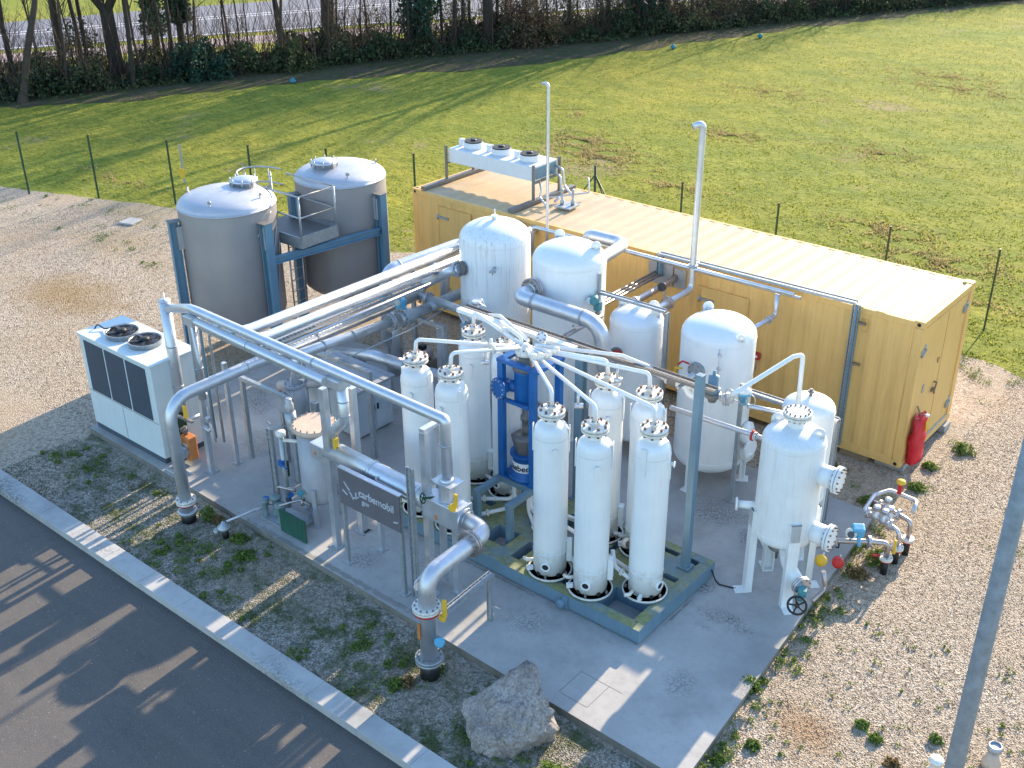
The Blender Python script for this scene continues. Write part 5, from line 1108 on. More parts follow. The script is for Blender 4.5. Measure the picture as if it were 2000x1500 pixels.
# ================================================================ FILTER VESSEL + SEPARATOR
FX, FY = -7.05, -7.66
t = thing('filter_vessel', 'short grey vessel with pinkish bolted lid on three legs', 'vessel', (FX, FY, .12))
g = MB(); g.lathe([(.02, .42), (.2, .46), (.3, .56), (.31, .66), (.31, 1.88)], (FX, FY, 0), n=36); g.build('shell', 'greyvessel', t)
g = MB(); g.lathe([(.37, 1.86), (.37, 1.90), (.365, 1.905), (.365, 1.945), (.36, 1.95)], (FX, FY, 0), n=36); ld = g.build('lid', 'lid', t)
B = MB(); B.bolts((FX, FY, 1.92), (0, 0, 1), .345, 18, .012, .12); B.build('bolts', 'cast', ld)
for a in (R(-60), R(60), R(180)):
    g = MB(); g.box((FX+.33*math.cos(a), FY+.33*math.sin(a), .48), (.07, .07, .72), a); g.box((FX+.33*math.cos(a), FY+.33*math.sin(a), .13), (.14, .12, .015), a); g.build('leg', 'greyvessel', t)
g = MB(); g.tube([(FX-.3, FY, 1.62), (FX-.58, FY, 1.62), (FX-.62, FY, 1.95)], .10, 16, .14); g.build('inlet_elbow', 'galv', t)
flange(t, (FX-.42, FY, 1.62), (1, 0, 0), .15, .03, True, 'galv', 8)
g = MB(); g.lathe([(.07, 1.92), (.085, 1.95), (.085, 2.08), (.06, 2.12), (.06, 2.18), (.04, 2.2)], (FX-.62, FY, 0), n=16); g.build('top_cap', 'galv', t)
t = thing('bypass_riser', 'slim grey riser with round top valve left of the filter vessel', 'pipe', (-7.55, -8.0, .3)); g = MB(); g.cyl((-7.5, -8.02, .3), (-7.5, -8.02, 1.7), .045); g.build('tube', 'galv', t)
g = MB(); g.lathe([(.08, 1.7), (.085, 1.72), (.085, 1.78), (.03, 1.8)], (-7.5, -8.02, 0), n=16); g.cyl((-7.5, -8.02, 1.62), (-7.2, -7.85, 1.62), .03); g.build('top_valve', 'flange_white', t)
g = MB(); g.box((-7.5, -8.07, 1.2), (.09, .08, .1)); g.cyl((-7.46, -8.1, 1.2), (-7.34, -8.1, 1.15), .015); g.build('blue_valve', 'royal', t)
t = thing('pump_assembly', 'dark green pump set with valves at the slab edge by the filter', 'pump', (-7.5, -8.25, .12))
g = MB(); g.b2((-7.25, -8.42, .14), (-6.62, -8.38, .56)); g.build('green_guard', 'green', t)
for (x, y, z, r) in ((-7.66, -8.15, .36, .085), (-7.42, -8.25, .33, .09), (-7.78, -8.3, .3, .06)):
    g = MB(); g.lathe([(r, z-.22), (r*1.15, z-.2), (r*1.15, z-.16), (r*.8, z-.1), (r*.8, z+.1), (r*1.2, z+.12), (r*1.2, z+.16), (r*.5, z+.18)], (x, y, 0), n=18); g.build('pump_body', 'pumpgrey', t)
g = MB(); g.tube([(-7.9, -8.2, .3), (-7.7, -8.1, .32), (-7.62, -8.1, .7), (-7.3, -8.0, .7)], .03, 10, .06); g.tube([(-7.4, -8.3, .5), (-7.2, -8.0, .55), (-7.0, -7.95, .5)], .022, 8, .06); g.disc((-7.15, -7.98, .52), (1, .6, 0), .07, .03); g.build('pipework', 'warm', t)
for (x, y, z, mt) in ((-7.85, -8.22, .42, 'royal'), (-7.45, -8.0, .55, 'royal'), (-7.1, -8.05, .75, 'teal')):
    g = MB(); g.disc((x, y, z), (.2, -.2, 1), .06, .02); g.cyl((x, y, z-.12), (x, y, z), .015); g.build('small_hand_wheel', mt, t)
g = MB()
for (x, y) in ((-7.75, -8.3), (-7.1, -8.3), (-7.1, -7.9)): g.box((x, y, .2), (.05, .05, .16))
g.b2((-7.8, -8.4, .13), (-7.0, -7.9, .17)); g.build('base', 'galv', t)
g = MB(); g.b2((-7.6, -7.98, .85), (-7.52, -7.9, 1.15)); g.build('junction_box', 'postgreen', t, .01)
t = pipe('drain_hose', 'thin pipe crossing the slab edge to the black ground valve', [(-7.85, -8.22, .25), (-7.95, -8.4, .24), (-8.02, -8.95, .26)], .022, 'steel', bend=.05, cat='pipe')
t = thing('ground_valve', 'small black and grey valve post in the planted strip', 'valve', (-7.97, -9.03, 0)); g = MB(); g.lathe([(.055, 0), (.055, .16)], (-7.97, -9.03, 0), n=14); g.build('post', 'black', t); g = MB(); g.lathe([(.10, .16), (.11, .18), (.11, .21), (.05, .25), (.03, .3)], (-8.0, -9.03, 0), n=14); g.cyl((-8.12, -9.1, .05), (-8.12, -9.1, .14), .05); g.build('head', 'galv', t)
t = thing('separator_vessel', 'grey round topped separator with round side disc left of the cabinet', 'vessel', (-8.6, -6.78, .12))
g = MB(); g.lathe([(.13, .14), (.14, .9), (.2, 1.1), (.21, 1.16), (.16, 1.2), (.19, 1.3), (.22, 1.45), (.22, 1.62), (.17, 1.76), (.15, 1.78)], (-8.6, -6.78, 0), n=28); g.build('shell', 'greyvessel', t)
flange(t, (-8.6, -6.78, 1.80), (0, 0, 1), .19, .025, True, 'greyvessel', 10); flange(t, (-8.6, -6.78, 1.13), (0, 0, 1), .22, .025, True, 'galv', 10)
g = MB(); g.lathe([(.19, -.03), (.19, .03)], (-8.66, -7.02, 1.52), (-.25, -1, .05), 26); g.cyl((-8.62, -6.85, 1.52), (-8.66, -7.02, 1.52), .15); g.build('side_cover', 'greyvessel', t)
g = MB(); g.tube([(-8.5, -6.75, 1.82), (-8.5, -6.75, 1.92), (-8.4, -6.7, 1.92)], .015, 8); g.cyl((-8.62, -6.8, 1.8), (-8.62, -6.8, 1.95), .025); g.build('fittings', 'flange_white', t)
g = MB(); g.disc((-8.85, -6.95, 1.6), (-1, -.5, .2), .07, .05); g.build('yellow_knob', 'orange', t)
g = MB(); g.tube([(-9.1, -7.1, 1.0), (-8.9, -7.1, .95), (-8.7, -6.95, 1.0)], .02, 8, .04); g.b2((-8.95, -6.9, .12), (-8.87, -6.82, 1.5)); g.b2((-8.3, -6.7, .12), (-8.2, -6.6, 1.5)); g.build('support', 'galv', t)

# ================================================================ OUTDOOR UNIT
t = thing('outdoor_unit', 'white outdoor cooling unit with three dark grilles and two top fans', 'air conditioner', (-11.7, -7.95, .12))
g = MB(); g.b2((-12.88, -8.38, .24), (-10.56, -7.42, 2.13)); g.build('casing', 'acwhite', t, .015)
g = MB(); g.b2((-12.91, -8.41, 2.13), (-10.53, -7.39, 2.165)); g.build('top_panel', 'acwhite', t, .006)
g = MB(); g.b2((-12.85, -8.36, .12), (-10.6, -7.45, .24)); g.build('base_frame', 'louvre', t)
for k in range(3):
    x0 = -12.72+k*.68; g = MB(); g.b2((x0, -8.392, 1.0), (x0+.62, -8.378, 2.05))
    gp = g.build('grille', 'louvre', t)
    g = MB()
    for q in range(26): g.b2((x0+.01, -8.399, 1.02+q*.04), (x0+.61, -8.39, 1.028+q*.04))
    g.build('slats', 'cast', gp) if k == 99 else g.build('slats', 'louvre', gp)
g = MB(); g.b2((-12.86, -8.386, .96), (-10.58, -8.379, .975)); g.b2((-11.75, -8.386, .28), (-11.742, -8.379, .95)); g.build('panel_seam', 'plate', t)
for (x, y) in ((-12.08, -7.93), (-11.42, -7.88)):
    g = MB(); g.lathe([(.305, 2.165), (.30, 2.25), (.31, 2.26), (.29, 2.26), (.28, 2.2)], (x, y, 0), n=36); fn = g.build('fan', 'galv', t)
    g = MB(); g.disc((x, y, 2.235), (0, 0, 1), .285, .01, 36); g.build('fan_opening', 'black', fn)
    g = MB()
    for q in range(8):
        a = q*math.pi/4; g.bar((x, y, 2.268), (x+.30*math.cos(a), y+.30*math.sin(a), 2.268), .008, .008)
    for rr in (.1, .17, .24, .295): g.tube([(x+rr*math.cos(a), y+rr*math.sin(a), 2.27) for a in [2*math.pi*k/24 for k in range(25)]], .004, 5, caps=False)
    g.lathe([(.085, 2.25), (.085, 2.29), (.03, 2.3)], (x, y, 0), n=16); g.build('fan_guard', 'black', fn)
    g = MB()
    for q in range(5):
        a = q*2*math.pi/5+.4; g.box((x+.16*math.cos(a), y+.16*math.sin(a), 2.247), (.22, .09, .006), rot=Matrix.Rotation(a, 3, 'Z') @ Matrix.Rotation(.25, 3, 'X'))
    g.build('fan_blades', 'louvre', fn)
g = MB(); g.tube([(-12.75, -8.1, 2.17), (-12.72, -8.05, 2.26), (-12.55, -8.02, 2.2), (-12.3, -7.95, 2.27)], .014, 8, .05); g.build('cable', 'black', t)
t = thing('concrete_strip', 'pale concrete channel edging beside the outdoor unit', 'channel', (-10.2, -8.45, .12)); g = MB(); g.b2((-10.45, -8.5, .12), (-9.9, -8.42, .16)); g.b2((-10.45, -8.3, .12), (-9.9, -8.25, .15)); g.build('edging', 'kerb', t, .01)

# ================================================================ GAS TRAIN (right)
t = pipe('gas_train', 'instrument gas line with flanges behind the tall square post', [(-3.0, -4.35, 2.98), (-2.4, -4.4, 2.97), (-1.2, -4.4, 2.97)], .045, 'steel', flanges=[((-2.35, -4.4, 2.97), (1, 0, 0)), ((-2.15, -4.4, 2.97), (1, 0, 0)), ((-1.85, -4.4, 2.97), (1, 0, 0)), ((-1.35, -4.4, 2.97), (1, 0, 0))], fl_mat='flange_white')
g = MB(); g.lathe([(.06, -.12), (.09, -.04), (.09, .04), (.06, .12)], (-2.25, -4.4, 2.97), (1, 0, 0), 16); g.build('ball_valve', 'cast', t); g = MB(); g.tube([(-2.2, -4.4, 2.97), (-2.0, -4.4, 2.97), (-1.95, -4.4, 2.85), (-1.7, -4.4, 2.85)], .07, 12, .1); g.build('insulated_bend', 'white', t)
g = MB(); g.cyl((-2.35, -4.4, 3.0), (-2.35, -4.5, 3.1), .012); g.box((-2.45, -4.5, 3.08), (.22, .03, .02)); g.build('red_lever', 'red', t)
t = thing('pressure_regulator', 'regulator with blue grey cap on rusty round body beside tall square post', 'regulator', (-1.55, -4.4, 3.0))
g = MB(); g.lathe([(.10, 3.0), (.12, 3.05), (.12, 3.07), (.085, 3.08), (.085, 3.28), (.03, 3.3), (.02, 3.38)], (-1.55, -4.4, 0), n=22); g.build('cap', 'bluegrey', t); g = MB(); g.lathe([(.06, 2.85), (.08, 2.9), (.135, 2.95), (.14, 3.0), (.10, 3.01)], (-1.55, -4.4, 0), n=22); g.build('body', 'cast', t)
t = thing('actuated_valve', 'blue topped actuated valve with coiled tubing in the gas line', 'valve', (-1.05, -4.4, 3.0)); g = MB(); g.lathe([(.05, 2.95), (.05, 3.1), (.11, 3.12), (.11, 3.16)], (-1.05, -4.35, 0), n=18); g.build('blue_body', 'skyblue', t)
g = MB(); g.lathe([(.11, 3.16), (.1, 3.2), (.05, 3.24)], (-1.05, -4.35, 0), n=18); g.build('cap', 'white', t)
g = MB()
for k in range(4): 
    cx, cy = -1.25+.11*k, -4.42+.03*(k % 2); g.tube([(cx+.08*math.cos(a), cy, 3.08+.09*math.sin(a)) for a in [2*math.pi*q/14 for q in range(15)]], .008, 6, caps=False)
g.build('coiled_tubing', 'galv', t)
flange(t, (-1.3, -4.4, 2.97), (1, 0, 0), .11, .02, True, 'steel', 6)
t = pipe('vent_line', 'white pipe rising along and hooking down to the tank behind', [(-1.15, -4.4, 2.97), (-1.02, -4.42, 2.99), (-.63, -3.47, 3.66), (-.52, -3.38, 3.70), (-.45, -3.40, 3.58), (-.42, -3.42, 2.9)] if False else [(-1.3, -4.4, 2.97), (-1.0, -4.75, 3.32), (-.66, -3.66, 3.6), (-.58, -3.5, 3.6), (-.52, -3.6, 2.85)], .036, 'white', bend=.06)
pipe('slim_pipe', 'slim steel pipe from the gas line to the tank behind the front tank', [(-1.0, -4.3, 2.92), (-.45, -3.75, 2.70)], .036, 'steel')
pipe('feed_pipe', 'long slim pipe with red flange entering the front right tank', [(-2.15, -4.6, 2.62), (-.78, -4.56, 2.63), (-.6, -4.55, 2.62)], .04, 'steel', flanges=[((-.70, -4.56, 2.62), (1, 0, 0))], fl_mat='flange_white')
g = MB(); g.disc((-.735, -4.56, 2.62), (1, 0, 0), .085, .03, 20); g2 = MB()
tag(g.build('red_flange_ring', 'red'), 'dark red flange ring on the feed pipe of the front tank', 'flange')
pipe('cable_lead', 'thin cable snaking from the skid corner over the concrete', [(-.98, -5.0, .3), (-.9, -5.0, .14), (-.8, -5.05, .135), (-.55, -4.98, .135)], .012, 'black', bend=.05, cat='cable')
# hose bundle for instrumentation on the tall tank
t = thing('instrument_tube', 'vertical bundle of thin instrument tubes on the large white tank', 'tube', (-2.2, -3.0, 2.5)); g = MB(); g.tube([(-2.25, -3.0, 3.0), (-2.23, -3.02, 2.7), (-2.25, -3.02, 2.1)], .012, 6)
for z in (2.9, 2.65, 2.4): g.cyl((-2.25, -3.0, z), (-2.2, -3.04, z), .03, 8)
g.build('tube', 'steel', t)

# ================================================================ RIGHT MANIFOLD
t = thing('metering_manifold', 'looping small steel pipework with valves beyond the slab right edge', 'manifold', (1.0, -2.7, 0))
def gp(pts, r=.045, mt='warm', b=.09):
    g = MB(); g.tube(pts, r, 12, b); g.build('pipe_loop', mt, t)
gp([(.1, -3.95, .62), (.35, -3.45, .60), (.78, -3.1, .58), (1.0, -2.98, .58), (1.0, -2.98, .3)], .045)
gp([(1.02, -2.60, .3), (1.02, -2.60, .60), (.75, -2.5, .62), (.33, -2.42, .62), (.30, -1.95, .68), (.45, -1.68, .70), (.93, -1.72, .70), (.99, -2.02, .66)], .036, 'steel')
gp([(1.06, -2.26, .3), (1.06, -2.24, .62), (.75, -2.15, .62), (.35, -2.1, .64)], .038)
for (x, y, z) in ((1.0, -2.98, .30), (1.02, -2.60, .30), (1.06, -2.26, .30)):
    flange(t, (x, y, z), (0, 0, 1), .105, .022, True, 'flange_white', 6); g = MB(); g.disc((x, y, z-.035), (0, 0, 1), .10, .02); g.build('red_gasket_ring', 'red', t)
    g = MB(); g.cyl((x, y, 0), (x, y, z-.04), .055); g.build('ground_sleeve', 'black', t)
for (x, y, z, ax) in ((.3, -3.52, .60, (1, 1.5, 0)), (.74, -3.12, .58, (1, .8, 0)), (.42, -2.43, .62, (1, 0, 0)), (.84, -2.53, .62, (1, 0, 0)), (.48, -2.11, .63, (1, 0, 0)), (.82, -2.17, .62, (1, 0, 0))):
    flange(t, (x, y, z), ax, .095, .02, True, 'steel', 6)
for (x, y, z) in ((.55, -2.45, .63), (.70, -2.48, .63), (.60, -2.12, .63), (.72, -2.3, .6)):
    g = MB(); g.lathe([(.05, z-.08), (.08, z-.03), (.08, z+.03), (.04, z+.08), (.03, z+.14), (.06, z+.15), (.06, z+.19), (.02, z+.2)], (x, y, 0), n=14); g.build('valve_body', 'steel', t)
g = MB(); g.box((.62, -1.70, .80), (.07, .07, .18)); g.build('red_actuator', 'red', t, .01); g = MB(); g.lathe([(.04, .89), (.08, .92), (.07, .96), (.02, .98)], (.62, -1.70, 0), n=14); g.build('yellow_cap', 'yellow', t)
g = MB(); g.box((1.08, -2.9, .50), (.045, .045, .26)); g.build('yellow_lever', 'yellow', t, .01)
g = MB(); g.box((.86, -3.04, .32), (.14, .04, .03), .5); g.build('red_lever', 'red', t)
t = thing('flow_transmitter', 'light blue transmitter with round display on the small steel line', 'instrument', (.62, -3.4, .62))
g = MB(); g.cyl((.7, -3.42, .62), (.66, -3.4, .8), .03); g.box((.62, -3.36, .86), (.2, .16, .2), .5, rot=Matrix.Rotation(.6, 3, 'Z') @ Matrix.Rotation(.3, 3, 'X')); g.build('housing', 'skyblue', t, .03)
g = MB(); g.lathe([(.07, -.05), (.085, -.03), (.085, .03)], (.56, -3.47, .84), (.5, -.85, .2), 18); g.build('display', 'acwhite', t)
g = MB(); g.disc((.58, -3.52, .85), (.5, -.85, .2), .05, .04); g.build('glass', 'louvre', t)
pipe('cable_lead', 'thin looped cable from tray to the light blue transmitter', [(-.2, -2.5, .14), (.1, -3.0, .14), (.3, -3.2, .3), (.35, -3.35, .5), (.5, -3.35, .6), (.58, -3.3, .8)], .012, 'black', bend=.1, cat='cable')
for i, (x, y, z, mt, nm) in enumerate(((.40, -4.12, .62, 'yellow', 'yellow'), (.62, -4.0, .62, 'red', 'red'))):
    t = thing('round_valve_knob', nm+' round valve knob beside the manway of the front right tank', 'knob', (x, y, z)); g = MB(); g.lathe([(.03, -.08), (.085, -.05), (.095, 0), (.085, .05), (.03, .06)], (x, y, z), (.4, -1, .2), 16); g.build('knob', mt, t); g = MB(); g.cyl((x, y, z), (x-.05, y+.2, z), .02); g.build('stem', 'steel', t)
pipe('drain_pipe', 'brown stained pipe under the manway of the front right tank', [(.55, -4.35, .62), (.6, -4.3, .3), (.55, -4.6, .2)], .035, 'warm', bend=.08)
# bollard + mast
t = thing('lamp_mast', 'tall grey galvanised lighting mast at the right edge of the picture', 'mast', (3.68, -7.9, 0))
g = MB(); P = [Vector((3.70, -7.9, 0)), Vector((3.70, -7.9, 5)), Vector((3.70, -7.9, 8.6))]; g.tube(P, [.105, .086, .074], 20); g.build('column', 'mast', t); g = MB(); g.box((3.70, -7.9, .02), (.4, .4, .03)); g.build('base_plate', 'galv', t)
t = thing('gas_outlet_post', 'rusty brown pipe stub with grey flange ring at the lower right corner', 'pipe stub', (3.72, -5.95, 0)); g = MB(); g.lathe([(.12, 0), (.12, .1), (.085, .16), (.07, .26)], (3.72, -5.98, 0), n=20); g.build('body', 'lid', t); g = MB(); g.lathe([(.075, .26), (.09, .28), (.09, .35), (.07, .365), (.07, .34), (.02, .34)], (3.72, -5.98, 0), n=22); g.build('ring', 'galv', t)
t = thing('gas_outlet_post', 'small white pipe stub beside the lighting mast foot', 'pipe stub', (3.1, -6.3, 0)); g = MB(); g.lathe([(.1, 0), (.1, .1), (.07, .14), (.06, .26), (.09, .27), (.09, .30), (.04, .32)], (3.22, -6.62, 0), n=20); g.build('body', 'flange_white', t)

# ================================================================ ROCK
bm = bmesh.new()
RP = [(-1.49, -10.0, .0), (-1.1, -9.78, 0), (-.86, -9.15, 0), (-1.25, -8.9, 0), (-1.95, -9.2, 0), (-1.95, -9.75, 0), (-2.02, -9.62, .28), (-1.90, -9.85, .20), (-1.55, -9.98, .28), (-1.05, -9.85, .32), (-.82, -9.35, .30), (-.84, -9.2, .55), (-1.02, -9.25, .72), (-1.35, -9.02, .98), (-1.46, -9.08, .96), (-1.40, -8.95, .92), (-1.75, -9.3, .62), (-1.55, -9.55, .62), (-1.10, -9.55, .56)]
for p in RP: bm.verts.new(p)
bmesh.ops.convex_hull(bm, input=bm.verts[:]); bmesh.ops.triangulate(bm, faces=bm.faces[:])
bmesh.ops.subdivide_edges(bm, edges=bm.edges[:], cuts=9, use_grid_fill=True); bmesh.ops.subdivide_edges(bm, edges=bm.edges[:], cuts=1, use_grid_fill=True)
for v in bm.verts:
    p = v.co; n = noise.noise(p*2.3)*.08+noise.noise(p*6)*.045+noise.noise(p*15)*.022+noise.noise(p*34)*.010+abs(noise.noise(p*3.7+Vector((5, 1, 2))))*-.07-max(0, .06-abs(noise.noise(p*2.1+Vector((9, 3, 1)))))*.7
    v.co = p+(p-Vector((-1.4, -9.5, .35))).normalized()*n
me = bpy.data.meshes.new('boulder'); bm.to_mesh(me); bm.free()
for p in me.polygons: p.use_smooth = True
me.materials.append(MAT['rock']); o = bpy.data.objects.new('boulder', me); S.collection.objects.link(o); tag(o, 'large pale granite boulder lying at the front edge of the concrete', 'boulder')

# ================================================================ FENCE POSTS
fp = thing('fence_post', 'dark green metal fence post at the field edge', 'fence post', (0, 0, 0), 'dark green fence posts along the field')
ORG[fp.name] = Vector((0, 0, 0))
g = MB(); g.box((0, 0, 1.0), (.035, .05, 2.0)); g.build('post', 'postgreen', fp); g = MB(); g.box((0, 0, 2.0), (.045, .06, .03)); g.build('cap', 'black', fp)
FPOS = [(-28.23, -1.22), (-26.1, -.06), (-23.68, 1.1), (-21.31, 2.29), (-19.19, 3.48), (-16.78, 4.7), (-14.4, 5.9), (-9.25, 7.2), (-6.42, 7.2), (-3.53, 7.28), (-1.0, 7.35), (1.9, 7.4)]
ord_ = ['leftmost', 'second', 'third', 'fourth', 'fifth', 'sixth', 'seventh', 'eighth']; ord_ = ord_[:7]
for i, (x, y) in enumerate(FPOS):
    if i < 7: lb = 'dark green fence post, %s from the left along the field edge' % ord_[i]
    else: lb = 'dark green fence post behind the container, ' + ['just right of the braced corner post', 'behind the middle of its roof', 'behind its roof near the right end', 'right beside its right end', 'farthest right'][i-7]
    if i == 0: fp.location = (x, y, 0); fp['label'] = lb
    else: dup(fp, (x, y, 0), label=lb)
t = thing('braced_fence_post', 'green corner fence post with three diagonal braces behind the container', 'fence post', (-11.97, 7.01, 0))
g = MB(); g.cyl((-11.97, 7.01, 0), (-11.97, 7.01, 2.02), .035, 8); g.build('post', 'postgreen', t)
for dx, dy in ((-1.1, -.5), (1.15, .05), (.1, .9)):
    g = MB(); g.cyl((-11.97, 7.01, 1.75), (-11.97+dx, 7.01+dy, 0), .02, 6); g.build('brace', 'postgreen', t)
t = thing('marker_post', 'pale slim marker post with yellow plate in the grass', 'marker', (-25.3, 2.3, 0)); g = MB(); g.box((-25.3, 2.6, .65), (.05, .05, 1.3)); g.build('post', 'plate', t); g = MB(); g.box((-25.3, 2.55, .35), (.25, .03, .3)); g.build('plate', 'yellow', t)
t = thing('manhole_cover', 'flat stone coloured cover lying in the gravel beyond the steel tanks', 'cover', (-23.2, -.9, 0)); g = MB(); g.box((-23.3, -.75, .03), (.5, .5, .06), .3); g.build('slab', 'kerb', t, .01)
for i, (x, y) in enumerate(((-34.0, 14.6), (-24.9, 31.6), (-22.9, 36.9))):
    g = MB(); g.lathe([(.02, 0), (.12, .04), (.15, .12), (.08, .2), (.02, .26)], (x, y, .0), n=9); o = g.build('plastic_bag', 'cyan'); tag(o, ['blue plastic bag at the field edge under the thick trunk', 'dark blue plastic bag at the foot of the middle trees', 'turquoise plastic bag at the right end of the tree belt'][i], 'bag')
# ================================================================ TREES
def bare_tree(name, seed, H, r0, lean=(0, 0), fork=None, dens=1.0, mat='bark', lowtwigs=0, nbr=14, levels=3):
    rnd = random.Random(seed); g = MB(); tw = MB()
    def limb(p, d, L, r, lev):
        n = 5 if lev < 2 else 3; pts = [Vector(p)]; rs = [r]; dd = Vector(d).normalized()
        for i in range(n):
            dd = (dd+Vector((rnd.uniform(-1, 1), rnd.uniform(-1, 1), rnd.uniform(-.3, .7)))*(.10 if lev == 0 else .24)).normalized()
            pts.append(pts[-1]+dd*L/n); rs.append(r*(1-.78*(i+1)/n) if lev else r*(1-.72*(i+1)/n))
        (g if lev < 2 else tw).tube(pts, rs, 9 if lev == 0 else (5 if lev == 1 else 3), caps=False)
        if lev >= levels: return
        k = nbr if lev == 0 else (6 if lev == 1 else 4)
        for q in range(int(k*dens)):
            t = rnd.uniform(.30 if lev == 0 else .2, 1.0); i = min(n-1, int(t*n)); ft = t*n-i
            q0 = pts[i].lerp(pts[i+1], ft); rr = rs[i]*(1-ft)+rs[i+1]*ft
            a = rnd.uniform(0, 2*math.pi); ax = Vector((math.cos(a), math.sin(a), rnd.uniform(.25, 1.0))).normalized()
            nd = (dd*.45+ax).normalized()
            limb(q0, nd, L*(rnd.uniform(.28, .5) if lev == 0 else rnd.uniform(.4, .65)), max(.006, rr*.5), lev+1)
    base = Vector((0, 0, -.05)); d0 = Vector((lean[0], lean[1], 1))
    if fork:
        mid = Vector((lean[0]*fork, lean[1]*fork, fork)); g.tube([base, base+Vector((0, 0, .5)), mid], [r0*1.25, r0, r0*.85], 12, caps=False)
        for s in (-1, 1): limb(mid-Vector((0, 0, .1)), (s*.45+lean[0], s*.35, 1), H-fork, r0*.6, 0)
    else:
        g.tube([base, base+Vector((lean[0]*.3, lean[1]*.3, .4))], [r0*1.5, r0], 10, caps=False)
        limb(base+Vector((lean[0]*.3, lean[1]*.3, .35)), d0, H, r0, 0)
    for q in range(lowtwigs):
        a = rnd.uniform(0, 6.28); z = rnd.uniform(.2, 2.8)
        dd = Vector((math.cos(a), math.sin(a), rnd.uniform(.4, 1.6))); limb((0, 0, z), dd, rnd.uniform(.7, 1.7), .014, 2)
    root = thing(name, 'x', 'tree', (0, 0, 0)); ORG[root.name] = Vector((0, 0, 0))
    g.build('trunk', mat, root); tw.build('crown', mat, root); return root
NPR = 0
def leaf_quads(n, fn, size, seed, flat=.5):
    rs = np.random.RandomState(seed); C = fn(rs, n); k = len(C)
    u = rs.normal(size=(k, 3)); u /= np.linalg.norm(u, axis=1)[:, None]; w = rs.normal(size=(k, 3)); w = np.cross(u, w); w /= np.linalg.norm(w, axis=1)[:, None]
    s = size*rs.uniform(.5, 1.3, (k, 1)); a, b = u*s, w*s*.6
    V = np.stack([C-a, C+b, C+a, C-b], 1).reshape(-1, 3)
    return V, k
def leaf_mesh(name, V, k, mat, parent=None):
    me = bpy.data.meshes.new(name); off = np.array(ORG.get(parent.name, (0, 0, 0))) if parent else np.zeros(3)
    me.vertices.add(len(V)); me.vertices.foreach_set('co', (V-off).astype(np.float32).ravel())
    me.loops.add(4*k); me.loops.foreach_set('vertex_index', np.arange(4*k, dtype=np.int32)); me.polygons.add(k)
    me.polygons.foreach_set('loop_start', np.arange(0, 4*k, 4, dtype=np.int32)); me.update(calc_edges=True); me.validate()
    me.materials.append(MAT[mat]); o = bpy.data.objects.new(name, me); S.collection.objects.link(o)
    if parent: o.parent = parent
    return o
protos = [bare_tree('bare_tree', 11, 13, .13, (.02, .0), nbr=15, lowtwigs=8), bare_tree('bare_tree', 12, 12, .10, (-.06, .03), nbr=13, mat='barklight', lowtwigs=12), bare_tree('bare_tree', 13, 14, .16, (.05, .02), nbr=16, lowtwigs=6), bare_tree('bare_tree', 14, 9, .06, (.1, -.03), nbr=12, mat='barklight', lowtwigs=10), bare_tree('bare_tree', 15, 10, .08, (-.1, .05), nbr=12, lowtwigs=10)]
# belt path: centre line
belt = [(-46, -6), (-42.6, 6), (-40.0, 13), (-37, 20), (-33.5, 27.5), (-30, 34), (-26.5, 42), (-22.5, 51), (-17, 62), (-11, 74), (-4, 88)]
def beltpt(t):
    t = max(0, min(.9999, t))*(len(belt)-1); i = int(t); f_ = t-i; a, b = belt[i], belt[i+1]
    d = Vector((b[0]-a[0], b[1]-a[1], 0)).normalized(); return Vector((a[0]+(b[0]-a[0])*f_, a[1]+(b[1]-a[1])*f_, 0)), d
def q_y(p): return p.y
rnd = random.Random(5); used = set(); NT = 125
GRP = 'slender bare trees of the belt between field and road'
for i in range(NT):
    t_ = .07+.93*(i+rnd.uniform(-.35, .35))/NT; p, d = beltpt(t_); nrm = Vector((-d.y, d.x, 0)); off = rnd.uniform(-2.3, 1.9)
    sc0 = .74 if q_y(p) < 38 else max(.3, .74-(q_y(p)-38)*.03)
    q = p+nrm*off; j = rnd.choice([0, 1, 2, 3, 3, 4, 4, 1]); sc = rnd.uniform(.8, 1.15)*sc0
    lb = ['tall slender dark bare tree in the belt by the road', 'slender light barked bare tree in the belt by the road', 'sturdy dark bare tree in the belt by the road', 'thin light leaning sapling in the belt by the road', 'thin dark leaning sapling in the belt by the road'][j]
    pr = protos[j]
    if j not in used: used.add(j); o = pr; o.location = (q.x, q.y, 0); o.rotation_euler = (0, 0, rnd.uniform(0, 6.3)); o.scale = (sc,)*3
    else: o = dup(pr, (q.x, q.y, 0), rnd.uniform(0, 6.3), scale=(sc,)*3)
    o['label'] = lb; o['group'] = GRP
def place(root, x, y, lb, rz=0, cat='tree'):
    root.location = (x, y, 0); root.rotation_euler = (0, 0, rz); root['label'] = lb; root['category'] = cat
place(bare_tree('forked_tree', 31, 12, .34, (-.03, .0), fork=3.0, nbr=14), -41.0, 10.3, 'thick dark trunk forking low, in front of the far road at left', 0)
place(bare_tree('large_tree', 33, 15, .38, (.0, .0), nbr=18), -38.9, 21.2, 'thickest straight dark trunk in the tree belt')
place(bare_tree('leaning_tree', 35, 11, .2, (-.05, .0), nbr=14, mat='barklight', lowtwigs=30), -43.8, 9.3, 'brown trunk with low brush left of the forked tree', .4)
place(bare_tree('leaning_tree', 36, 9, .17, (.3, .12), nbr=14, mat='barklight', lowtwigs=30), -40.2, 5.2, 'leaning brown trunk wrapped in brush at the far left', .9)
place(bare_tree('large_tree', 37, 14, .26, (.02, .0), nbr=16), -32.6, 26.3, 'dark trunk in the densest middle part of the tree belt')
place(bare_tree('large_tree', 38, 14, .28, (.02, .02), nbr=16), -28.3, 36.0, 'dark trunk towards the right end of the visible tree belt')
